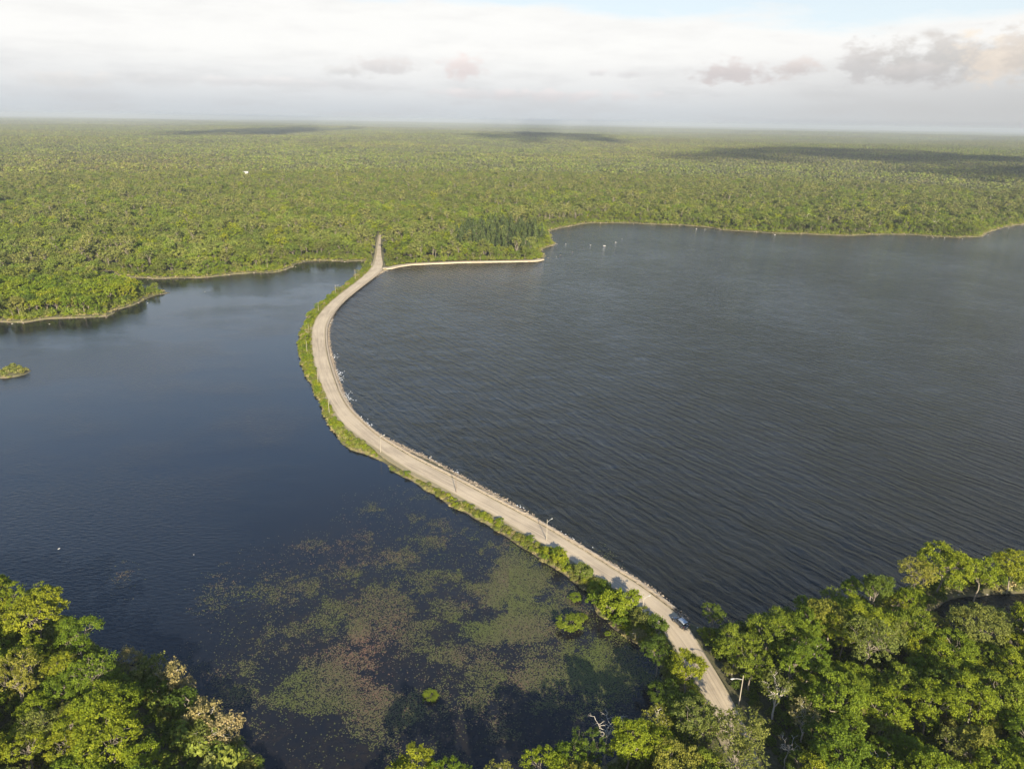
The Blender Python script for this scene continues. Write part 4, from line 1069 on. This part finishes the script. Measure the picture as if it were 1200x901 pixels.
def vnoise(x, y, s, seed):
    rr = np.random.default_rng(seed); G = rr.random((128, 128)); u = (x / s) % 127; v = (y / s) % 127
    i = u.astype(int); j = v.astype(int); fu = u - i; fv = v - j; fu = fu * fu * (3 - 2 * fu); fv = fv * fv * (3 - 2 * fv)
    return G[i, j] * (1 - fu) * (1 - fv) + G[i + 1, j] * fu * (1 - fv) + G[i, j + 1] * (1 - fu) * fv + G[i + 1, j + 1] * fu * fv
tone = tacc / tw
fb = vnoise(ux, uy, 7.0, 1) * 0.5 + vnoise(ux, uy, 2.6, 2) * 0.3 + vnoise(ux, uy, 1.1, 3) * 0.2
tn2 = vnoise(ux, uy, 9.0, 5)
clumpy = np.clip((fb - 0.64 + den * 0.48) * 4.5, 0, 1)
keepm = (r.random(N) < (0.06 + 0.94 * clumpy) * den * 1.15 + (den > 0.03) * 0.02 * clumpy) & (bil(SDF, ux, uy) < -0.4)
ux, uy, tone, tn2 = ux[keepm], uy[keepm], tone[keepm], tn2[keepm]
n = len(ux)
ang = r.uniform(0, 2 * PI, n); sz = 0.10 * r.uniform(0.5, 1.8, n)
K = 6; V = np.zeros((n, K, 3))
for k in range(K):
    a = ang + 2 * PI * k / K; q = sz * (1.0 if k else 0.35)
    V[:, k, 0] = ux + np.cos(a) * q; V[:, k, 1] = uy + np.sin(a) * q; V[:, k, 2] = 0.02 + 0.03 * r.random(n) + np.cos(a - ang) * 0.015
va = np.clip(tone * 0.75 + (tn2 - 0.5) * 0.5 + r.normal(size=n) * 0.14 + 0.05, 0, 1)
o = obj('lily_pads', mesh_np('lily_pads', V.reshape(-1, 3), np.arange(n * K).reshape(n, K), [M_lily], attr=np.repeat(va, K))); tag(o, 'green and brown floating lily beds in the near pond', 'water plants', kind='stuff')

M_foam = NT('foam'); M_foam.bsdf((0.80, 0.82, 0.84), 0.8); M_foam = M_foam.m
V = []; F = []
cr = np.array(rough(causeway_right, 0.0, 0.5, 1))
cd = np.r_[0, np.cumsum(np.hypot(*np.diff(cr, axis=0).T))]
for _ in range(1500):
    s0 = r.uniform(0, cd[-1]); x = np.interp(s0, cd, cr[:, 0]); y = np.interp(s0, cd, cr[:, 1])
    wgt = math.exp(-((y - P(392, 440)[1]) / 75) ** 2) 
    if vnoise(np.array([s0]), np.array([0.0]), 6.0, 8)[0] + wgt * 0.35 < 0.93 - 0.12 * r.random(): continue
    off = abs(r.normal()) * (0.7 + 0.9 * wgt); ti_ = min(len(cr) - 2, int(np.searchsorted(cd, s0))); tdir = cr[ti_ + 1] - cr[ti_ - 1]; tdir = tdir / (np.hypot(*tdir) + 1e-9)
    nn_ = np.array([tdir[1], -tdir[0]]); c0 = np.array([x, y])
    if bil(SDF, c0[0] + nn_[0] * 2, c0[1] + nn_[1] * 2) > 0: nn_ = -nn_
    c0 = c0 + nn_ * (0.2 + off)
    L_ = r.uniform(0.15, 0.6) * (0.8 + 0.5 * wgt); W_ = r.uniform(0.05, 0.17); k0 = len(V)
    for k in range(7):
        a = 2 * PI * k / 7; q = r.uniform(0.6, 1.1); pp = c0 + tdir * math.cos(a) * L_ * q + nn_ * math.sin(a) * W_ * q; V.append((pp[0], pp[1], 0.045 + 0.02 * r.random()))
    F.append(tuple(range(k0, k0 + 7)))
o = obj('foam', mesh_py('foam', V, F, [M_foam])); tag(o, 'white broken foam where waves meet the causeway', 'foam', kind='stuff')

def rock_mesh(name, seed, mat, sub=2, flat=0.6):
    bm = bmesh.new(); bmesh.ops.create_icosphere(bm, subdivisions=sub, radius=1.0); rr = random.Random(seed)
    cuts = [(Vector((rr.gauss(0, 1), rr.gauss(0, 1), rr.gauss(0, 1))).normalized(), rr.uniform(0.55, 0.85)) for _ in range(9)]
    for v in bm.verts:
        for nrm, d in cuts:
            e = v.co.dot(nrm) - d
            if e > 0: v.co -= nrm * e
        v.co *= 1 + rr.uniform(-0.04, 0.04); v.co.z *= flat
    me = bpy.data.meshes.new(name); bm.to_mesh(me); bm.free(); me.materials.append(mat); return me
RK = [rock_mesh('rip_a', 1, M_rockdark, 1), rock_mesh('rip_b', 2, M_rockdark, 1), rock_mesh('rip_c', 3, M_stone, 1)]
nq = 8000; s0 = r.uniform(0, cd[-1], nq); rx = np.interp(s0, cd, cr[:, 0]) + r.normal(size=nq) * 0.55; ry = np.interp(s0, cd, cr[:, 1]) + r.normal(size=nq) * 0.55
sz = r.uniform(0.14, 0.42, nq); scatter('riprap', np.stack([rx, ry, np.clip(landz(rx, ry), -0.05, 0.8)], -1), r.uniform(0, 6.28, nq), sz, r.choice([0, 1, 1, 2], nq), RK, label='brown broken stones at the foot of the causeway wall', cat='stones', tilt=0.4)
# pebbly rocks along the far shores
fs = np.vstack([rough(shore_cove, 1.0, 5, 9), rough(shore_far_l, 1.0, 4, 6), rough(shore_point, 1.2, 4, 5)])
j = r.integers(0, len(fs), 900); rx = fs[j, 0] + r.normal(size=900) * 1.6; ry = fs[j, 1] + r.normal(size=900) * 1.6
scatter('shore_stones', np.stack([rx, ry, np.clip(landz(rx, ry), -0.1, 0.5)], -1), r.uniform(0, 6.28, 900), r.uniform(0.2, 0.8, 900), r.choice([0, 2, 1], 900), RK, label='scattered stones along the far lake shores', cat='stones', tilt=0.3)

# countable boulders
BR = [rock_mesh('boulder_a', 11, M_rock), rock_mesh('boulder_b', 12, M_rockpale), rock_mesh('boulder_c', 13, M_rockdark)]
for (u, v, w_, k, lab) in [
 (708, 288, 3.4, 1, 'largest white boulder in the cove, right of the conifer point'), (721.5, 284, 2.2, 1, 'white boulder just right of the largest one in the cove'),
 (692, 287, 2.0, 1, 'flat pale boulder left of the largest cove boulder'), (663, 286, 1.7, 1, 'small white rock nearest the conifer point in the cove'),
 (729, 280, 1.2, 1, 'tiny pale rock furthest right of the cove line'), (684, 291, 1.6, 2, 'dark low rock in the cove below the pale ones'),
 (657, 299, 2.4, 2, 'dark low ledge in the shallows off the conifer point'), (671, 295, 1.8, 2, 'dark rock between ledge and cove boulders'), (652, 300.5, 1.2, 1, 'small pale rock beside the dark ledge'),
 (816, 268, 3.6, 1, 'pale long rock off the far shore, left end of the bar'), (837, 269, 1.6, 1, 'small white rock at the right end of the bar'), (826, 268.6, 2.2, 0, 'grey rock in the middle of the far bar'),
 (908, 275, 3.6, 1, 'pale flat rock off the far shore, right of the bar'), (931, 271.5, 1.6, 1, 'small pale shore rock right of the flat one'),
 (988, 274, 2.2, 1, 'pale rock on the middle of the far right shore'), (1022, 275, 2.4, 1, 'pale rock pair on the far right shore, left stone'), (1031, 275, 1.8, 0, 'grey stone beside the pale one on the far right shore'),
 (1061, 275, 1.8, 1, 'lone white rock on the far right shore before the headland'), (1086, 277.5, 2.0, 1, 'white rock left end of the headland stones'), (1094, 278.5, 1.8, 1, 'white rock second along the headland stones'), (1107, 279, 2.2, 1, 'white rock third along the headland stones'),
 (1128, 280, 1.8, 0, 'grey rock off the tip of the headland'), (1158, 275, 2.0, 1, 'pale rock in the bay right of the headland'), (1182, 267, 2.0, 1, 'pale rock near the right picture edge on the far shore'),
 (173, 355, 1.1, 1, 'small white rock below the tip of the wooded point'), (58, 379.5, 1.1, 1, 'white rock off the near shore of the wooded point'), (240, 341.5, 0.8, 1, 'tiny white rock in open water right of the point'), (14, 379, 1.4, 0, 'grey rock at the left end of the point shore'),
 (69, 642, 0.8, 1, 'small pale rock in the open pond at left'), (227, 649, 0.5, 1, 'tiny pale rock in the pond right of the other one'), (82, 730, 0.9, 0, 'grey rock at the edge of the lower left wood'),
 (1123, 697, 1.1, 1, 'pale rock at the mouth of the marsh pond'), (1157, 696, 1.0, 1, 'white rock standing in the marsh pond'),
 (817, 737, 0.7, 1, 'pale boulder on the verge below the parked car'), (824, 741, 0.5, 0, 'small grey stone beside the pale verge boulder'), (447, 508, 0.5, 1, 'white stone on the causeway edge by the second bend lamp'),
 ]:
    p = P(u, v, 0.2); o = obj('boulder', BR[k], None, (p.x, p.y, max(0.0, float(landz(np.array([p.x]), np.array([p.y]))[0])) + w_ * 0.03)); w_ *= 1.0 if u < 760 else 0.75; o.scale = (w_ / 2, w_ / 2 * 0.8, w_ / 2 * 0.40); o.rotation_euler = (0, 0, rr_.uniform(0, 0.6) if w_ > 3 else rr_.uniform(0, 6)); tag(o, lab, 'rock')

# ------------------------------------------------------------------ street lamps and poles
def flat(name, c, rg=0.6, metal=0.0, n_amt=0.12):
    t = NT(name); n = t.noise(t.objco(), 3.0, 4, 0.6); c2 = tuple(q * (1 - n_amt * 2) for q in c)
    t.bsdf(t.mix(n, c, c2), rg, metal); return t.m
M_pole = flat('pole_weathered', (0.30, 0.27, 0.22)); M_wood = flat('pole_wood', (0.14, 0.11, 0.08)); M_arm = flat('galvanised_arm', (0.42, 0.42, 0.40), 0.5, 0.3); M_lens = flat('lamp_glass', (0.5, 0.5, 0.48), 0.2)
def tb(pts, rads, sides=8): 
    v, f = tube(pts, rads, sides); return v, f
H_P = 7.0
pv_, pf_ = tb([(0, 0, -0.4), (0, 0, H_P * 0.5), (0, 0, H_P)], [0.11, 0.09, 0.075]); me_pole = mesh_np('pole', pv_, pf_, [M_pole], smooth=True); me_polew = mesh_np('pole', pv_, pf_, [M_wood], smooth=True)
av, af = tb([(0, 0, H_P * 0.86), (0.5, 0, H_P * 0.89), (1.1, 0, H_P * 0.915), (1.7, 0, H_P * 0.92)], [0.055, 0.05, 0.045, 0.045], 6); me_arm = mesh_np('arm', av, af, [M_arm], smooth=True)
hv, hf = tb([(1.55, 0, H_P * 0.92), (1.75, 0, H_P * 0.925), (2.15, 0, H_P * 0.925), (2.4, 0, H_P * 0.915)], [0.06, 0.15, 0.17, 0.04], 8)
hv[:, 2] = H_P * 0.92 + (hv[:, 2] - H_P * 0.92) * 0.6; me_head = mesh_np('lamp_head', hv, hf, [M_arm], smooth=True)
lv, lf = tb([(1.85, 0, H_P * 0.92 - 0.07), (2.0, 0, H_P * 0.92 - 0.14), (2.2, 0, H_P * 0.92 - 0.06)], [0.02, 0.1, 0.02], 8); me_lens = mesh_np('lens', lv, lf, [M_lens], smooth=True)
cb, cf = tb([(-0.6, 0, H_P * 0.95), (0.6, 0, H_P * 0.95)], [0.05, 0.05], 4); me_cross = mesh_np('crossarm', cb, cf, [M_wood])
def lamp(u, v, kind, lab, s=1.0, flip=False):
    p = P(u, v, 1.0); i = int(np.argmin(np.hypot(RC[:, 0] - p.x, RC[:, 1] - p.y))); d = RC[i] - np.array([p.x, p.y]); rz = math.atan2(d[1], d[0])
    zz = max(0.4, float(landz(np.array([p.x]), np.array([p.y]))[0]))
    e = empty('street_lamp' if kind == 'lamp' else 'utility_pole', (p.x, p.y, zz), rz, s); tag(e, lab, 'street lamp' if kind == 'lamp' else 'pole', 'poles along the causeway')
    obj('pole', me_polew if kind == 'wood' else me_pole, e)
    if kind == 'lamp':
        obj('arm', me_arm, e); h = obj('lamp_head', me_head, e); obj('lens', me_lens, h)
    elif kind == 'wood': obj('crossarm', me_cross, e)
    return e
lamp(865.5, 827, 'lamp', 'street lamp with curved arm at the right road edge near the bottom', 1.1)
lamp(752, 725, 'lamp', 'street lamp on the left verge just above the parked car', 0.92)
lamp(640.5, 633, 'lamp', 'pale street lamp beside the straight, second lamp up from the car', 0.95)
lamp(534.5, 577, 'wood', 'dark wooden pole beside the middle of the causeway straight', 1.0)
lamp(446, 530, 'lamp', 'pale street lamp where the straight meets the big bend', 0.95)
lamp(386, 485, 'plain', 'thin pale pole inside the bend, lowest in the curve', 0.9)
lamp(373, 451, 'plain', 'thin pole half hidden in bushes, lower part of the bend', 0.8)
lamp(360, 414, 'plain', 'pole among bushes at the leftmost point of the bend', 0.9)
lamp(362, 390, 'plain', 'pole in the scrub above the leftmost point of the bend', 0.7)
lamp(373.5, 366, 'plain', 'thin pale pole where the upper bend starts', 0.9)
lamp(393.5, 345, 'lamp', 'small street lamp over the pond on the upper causeway', 0.95)
lamp(416.5, 328, 'plain', 'grey pole on the upper causeway before the dark cove', 1.1)
lamp(435.5, 316, 'plain', 'white pole in the scrub at the head of the causeway', 0.9)
lamp(450.5, 311.5, 'plain', 'short white post where the beach track leaves the road', 0.35)
for (u, v, s, lab) in [(360, 295, 1.9, 'tall pale bare trunk rising at the edge of the far left wood'), (294, 226, 2.2, 'tall thin mast standing in the distant wood')]:
    p = P(u, v, 2); e = empty('bare_tree' if s < 2 else 'mast', (p.x, p.y, 1.0), 0, s); tag(e, lab, 'tree' if s < 2 else 'mast'); obj('trunk' if s < 2 else 'pole', me_pole, e)

# ------------------------------------------------------------------ far buildings
M_white = flat('white_paint', (0.5, 0.49, 0.46), 0.7); M_roofg = flat('grey_roof', (0.30, 0.30, 0.31), 0.8); M_glass = flat('window_glass', (0.03, 0.04, 0.05), 0.1)
def box_mesh(name, a, b, mat):
    x0, y0, z0 = a; x1, y1, z1 = b; v = [(x0, y0, z0), (x1, y0, z0), (x1, y1, z0), (x0, y1, z0), (x0, y0, z1), (x1, y0, z1), (x1, y1, z1), (x0, y1, z1)]
    return mesh_py(name, v, [(0, 3, 2, 1), (4, 5, 6, 7), (0, 1, 5, 4), (1, 2, 6, 5), (2, 3, 7, 6), (3, 0, 4, 7)], [mat])
def house(u, v, w_, d_, h_, lab):
    p = P(u, v, 8); e = empty('house', (p.x, p.y, float(hills(p.x, p.y)) + 0.5)); tag(e, lab, 'house')
    obj('wall', box_mesh('wall', (-w_ / 2, -d_ / 2, 0), (w_ / 2, d_ / 2, h_), M_white), e)
    rv = [(-w_ / 2 - .6, -d_ / 2 - .6, h_ + .01), (w_ / 2 + .6, -d_ / 2 - .6, h_ + .01), (w_ / 2 + .6, d_ / 2 + .6, h_ + .01), (-w_ / 2 - .6, d_ / 2 + .6, h_ + .01), (-w_ / 2 - .6, 0, h_ + 3.2), (w_ / 2 + .6, 0, h_ + 3.2)]
    obj('roof', mesh_py('roof', rv, [(0, 1, 5, 4), (2, 3, 4, 5), (0, 4, 3), (1, 2, 5), (0, 3, 2, 1)], [M_roofg]), e)
    k = int(w_ / 5)
    for i in range(k): obj('window', box_mesh('window', (-w_ / 2 + (i + .3) * w_ / k, -d_ / 2 - .08, h_ - 3.4), (-w_ / 2 + (i + .65) * w_ / k, -d_ / 2 + .02, h_ - 1.6), M_glass), e)
house(288, 207, 10, 7, 13, 'white house among the trees of the left middle distance')
house(66, 140.5, 60, 30, 24, 'long pale building on the horizon far left')
house(310, 138.5, 40, 30, 40, 'pale building standing on the horizon left of centre')

# ------------------------------------------------------------------ the parked car
M_body = NT('car_paint'); pp_ = M_body.bsdf((0.055, 0.065, 0.085), 0.28, 0.4, 0.5); pp_.inputs['Coat Weight'].default_value = 0.6; M_body = M_body.m
M_roofsky = NT('car_roof_silver_sky'); M_roofsky.bsdf((0.30, 0.34, 0.40), 0.3, 0.4, 0.5); M_roofsky = M_roofsky.m  # silver roof colour with the sky's reflection mixed into it
M_cglass = NT('car_glass'); M_cglass.bsdf((0.015, 0.018, 0.022), 0.06, 0.0, 0.7); M_cglass = M_cglass.m
M_tyre = flat('tyre_rubber', (0.02, 0.02, 0.02), 0.85); M_rim = flat('alloy_rim', (0.5, 0.5, 0.52), 0.3, 0.8); M_red = flat('tail_lamp_red', (0.35, 0.02, 0.02), 0.3); M_hl = flat('headlamp_clear', (0.75, 0.78, 0.8), 0.15); M_plate = flat('number_plate_white', (0.8, 0.8, 0.78), 0.5)
def loft(name, secs, mat, caps=True, smooth_=True):
    V = []; K = len(secs[0]); F = []
    for s in secs: V += s
    for i in range(len(secs) - 1):
        for k in range(K): a = i * K + k; b = i * K + (k + 1) % K; F.append((a, b, b + K, a + K))
    F.append(tuple(range(K))[::-1]); F.append(tuple(range((len(secs) - 1) * K, len(secs) * K)))
    me = mesh_py(name, V, F, [mat]); bm = bmesh.new(); bm.from_mesh(me); bmesh.ops.recalc_face_normals(bm, faces=bm.faces); bm.to_mesh(me); bm.free()
    if smooth_: me.polygons.foreach_set('use_smooth', np.ones(len(me.polygons), bool))
    return me
def car():
    p = P(797, 731, 1.15); q = Vector(P(785, 719, 1.15)) - Vector(P(803, 738, 1.15)); rz = math.atan2(q.y, q.x) + 0.10
    e = empty('parked_car', (p.x, p.y, 1.15), rz, 0.97); tag(e, 'dark blue-grey hatchback SUV parked at the lake edge of the road', 'car')
    def sec(x, w_, z0, z1):       # rounded body section
        return [(x, -w_ * .92, z0), (x, w_ * .92, z0), (x, w_, z0 + .18), (x, w_, z1 - .16), (x, w_ * .90, z1), (x, -w_ * .90, z1), (x, -w_, z1 - .16), (x, -w_, z0 + .18)]
    body = [sec(-2.32, .74, .42, .86), sec(-2.22, .86, .32, 1.0), sec(-1.6, .92, .25, 1.06), sec(-.4, .93, .22, 1.05), (sec(.75, .93, .22, 1.03)), sec(1.3, .91, .25, .98), sec(2.0, .87, .30, .88), sec(2.24, .76, .36, .74)]
    obj('body', loft('body', body, M_body), e)
    def gsec(x, w0, w1, z0, z1): return [(x, -w0, z0), (x, w0, z0), (x, w1, z1), (x, -w1, z1)]
    obj('cabin_glass', loft('cabin_glass', [[(-2.05, -.84, 1.0), (-2.05, .84, 1.0), (-2.04, .83, 1.03), (-2.04, -.83, 1.03)], gsec(-1.72, .85, .70, 1.0, 1.50), gsec(-.5, .86, .71, 1.0, 1.56), gsec(.25, .86, .70, 1.0, 1.50), [(1.10, -.82, .98), (1.10, .82, .98), (1.09, .81, 1.0), (1.09, -.81, 1.0)]], M_cglass, smooth_=False), e)
    obj('roof', loft('roof', [gsec(-1.80, .72, .66, 1.48, 1.52), gsec(-1.5, .745, .70, 1.52, 1.60), gsec(-.5, .75, .70, 1.56, 1.64), gsec(.15, .74, .68, 1.51, 1.585), gsec(.32, .72, .66, 1.47, 1.50)], M_roofsky), e)
    for sy in (-1, 1):
        for x in (-1.15, -.2, .55):
            obj('pillar', loft('pillar', [[(x - .05, sy * .872, .99), (x + .05, sy * .872, .99), (x + .05, sy * .85, .99), (x - .05, sy * .85, .99)], [(x - .13, sy * .735, 1.53), (x - .03, sy * .735, 1.53), (x - .03, sy * .70, 1.53), (x - .13, sy * .70, 1.53)]], M_body), e) if x != .55 else None
        obj('roof_rail', loft('roof_rail', [[(-1.4, sy * .60, 1.62), (-1.4, sy * .64, 1.62), (-1.4, sy * .64, 1.69), (-1.4, sy * .60, 1.69)], [(.1, sy * .60, 1.62), (.1, sy * .64, 1.62), (.1, sy * .64, 1.68), (.1, sy * .60, 1.68)]], M_rim), e)
        obj('wing_mirror', loft('wing_mirror', [[(.72, sy * .90, 1.0), (.72, sy * 1.08, 1.02), (.72, sy * 1.08, 1.15), (.72, sy * .92, 1.15)], [(.84, sy * .90, 1.0), (.82, sy * 1.05, 1.02), (.82, sy * 1.05, 1.13), (.84, sy * .92, 1.13)]], M_body), e)
        obj('headlight', loft('headlight', [[(2.05, sy * .55, .68), (2.05, sy * .84, .68), (2.05, sy * .84, .82), (2.05, sy * .55, .82)], [(2.27, sy * .52, .66), (2.14, sy * .80, .66), (2.12, sy * .80, .78), (2.24, sy * .52, .78)]], M_hl), e)
        obj('tail_light', loft('tail_light', [[(-2.29, sy * .58, .78), (-2.22, sy * .87, .78), (-2.20, sy * .87, 1.0), (-2.25, sy * .60, 1.0)], [(-2.1, sy * .58, .78), (-2.05, sy * .93, .78), (-2.05, sy * .93, 1.0), (-2.1, sy * .60, 1.0)]], M_red), e)
        for x in (-1.42, 1.42):
            v, f = tube([(x, sy * .72, .34), (x, sy * .76, .34), (x, sy * .93, .34), (x, sy * .95, .34)], [.30, .34, .34, .28], 20)
            w2 = obj('wheel', mesh_np('wheel', v, f, [M_tyre], smooth=False), e)
            v, f = tube([(x, sy * .80, .34), (x, sy * .93, .34), (x, sy * .955, .34)], [.24, .22, .02], 10); obj('rim', mesh_np('rim', v, f, [M_rim]), w2)
    obj('number_plate', box_mesh('number_plate', (-2.36, -.26, .62), (-2.325, .26, .76), M_plate), e)
    obj('rear_sticker', box_mesh('rear_sticker', (-1.98, -.50, 1.16), (-1.93, -.16, 1.30), M_plate), e)
    return e
car()

# ------------------------------------------------------------------ fair-weather clouds above the view: their shadows lie on the far wood
def cloud_mat():
    t = NT('cloud'); p = t.pos(); n = t.noise(p, 0.006, 5, 0.6)
    d = t.bsdf((0.85, 0.86, 0.88), 1.0, spec=0.0, link_out=False); tr = t.n('ShaderNodeBsdfTransparent'); ms = t.n('ShaderNodeMixShader')
    t.l(t.rng(n, 0.40, 0.62, 0.75, 0.30), ms.inputs[0]); t.l(d.outputs[0], ms.inputs[1]); t.l(tr.outputs[0], ms.inputs[2]); t.l(ms.outputs[0], t.out.inputs['Surface']); return t.m
M_cloud = cloud_mat()
def cloud(u0, v0, u1, v1, seed, lab):
    """cloud whose shadow covers the ground seen between (u0,v0) and (u1,v1)"""
    rr = random.Random(seed); A = P((u0 + u1) / 2, v1, 8); B = P((u0 + u1) / 2, v0, 8); c = (A + B) / 2; halfy = (B.y - A.y) / 2
    w_ = (P(u1, (v0 + v1) / 2, 8).x - P(u0, (v0 + v1) / 2, 8).x) / 2
    alt = 5000.0; pos = c - travel * (alt / math.sin(SUN_EL))
    bm = bmesh.new()
    for i in range(26):
        a = rr.uniform(0, 6.28); q = math.sqrt(rr.random()); s = rr.uniform(0.14, 0.34) * (1.15 - 0.6 * q)
        m = Matrix.Translation((math.cos(a) * q * w_, math.sin(a) * q * halfy, rr.uniform(0, 40))) @ Matrix.Diagonal((w_ * s, halfy * s * 1.2, min(120, w_ * s * 0.35), 1))
        res = bmesh.ops.create_icosphere(bm, subdivisions=3, radius=1.0)
        for v in res['verts']:
            k = 1 + 0.16 * math.sin(v.co.x * 7 + i) * math.cos(v.co.y * 6 + i * 2) + 0.1 * math.sin(v.co.z * 11 + v.co.x * 13)
            v.co = m @ (v.co * k)
    me = bpy.data.meshes.new('cloud'); bm.to_mesh(me); bm.free(); me.materials.append(M_cloud); me.polygons.foreach_set('use_smooth', np.ones(len(me.polygons), bool))
    o = obj('cloud', me, None, pos); tag(o, lab, 'cloud')
cloud(800, 180, 1240, 212, 1, 'broad cumulus above the view shading the right middle forest')
cloud(235, 151, 430, 167, 2, 'cumulus above the view shading the far left forest')
cloud(545, 157, 720, 171, 3, 'long cumulus above the view shading the forest at centre')

# ------------------------------------------------------------------ haze
hb = box_mesh('haze', (-45000, -400, -3.5), (45000, 44000, 126), None) if False else None
t = NT('haze'); t.m.node_tree.nodes.remove([n_ for n_ in t.t.nodes if n_ != t.out][0]) if len(t.t.nodes) > 1 else None
pv = t.n('ShaderNodeVolumePrincipled'); pv.inputs['Color'].default_value = (0.42, 0.47, 0.53, 1); pv.inputs['Density'].default_value = 0.000085; pv.inputs['Anisotropy'].default_value = 0.0
t.l(pv.outputs[0], t.out.inputs['Volume'])
hz_ = obj('haze', box_mesh('haze', (-36000, -500, -3.0), (36000, 36000, 128), t.m)); tag(hz_, kind='stuff')
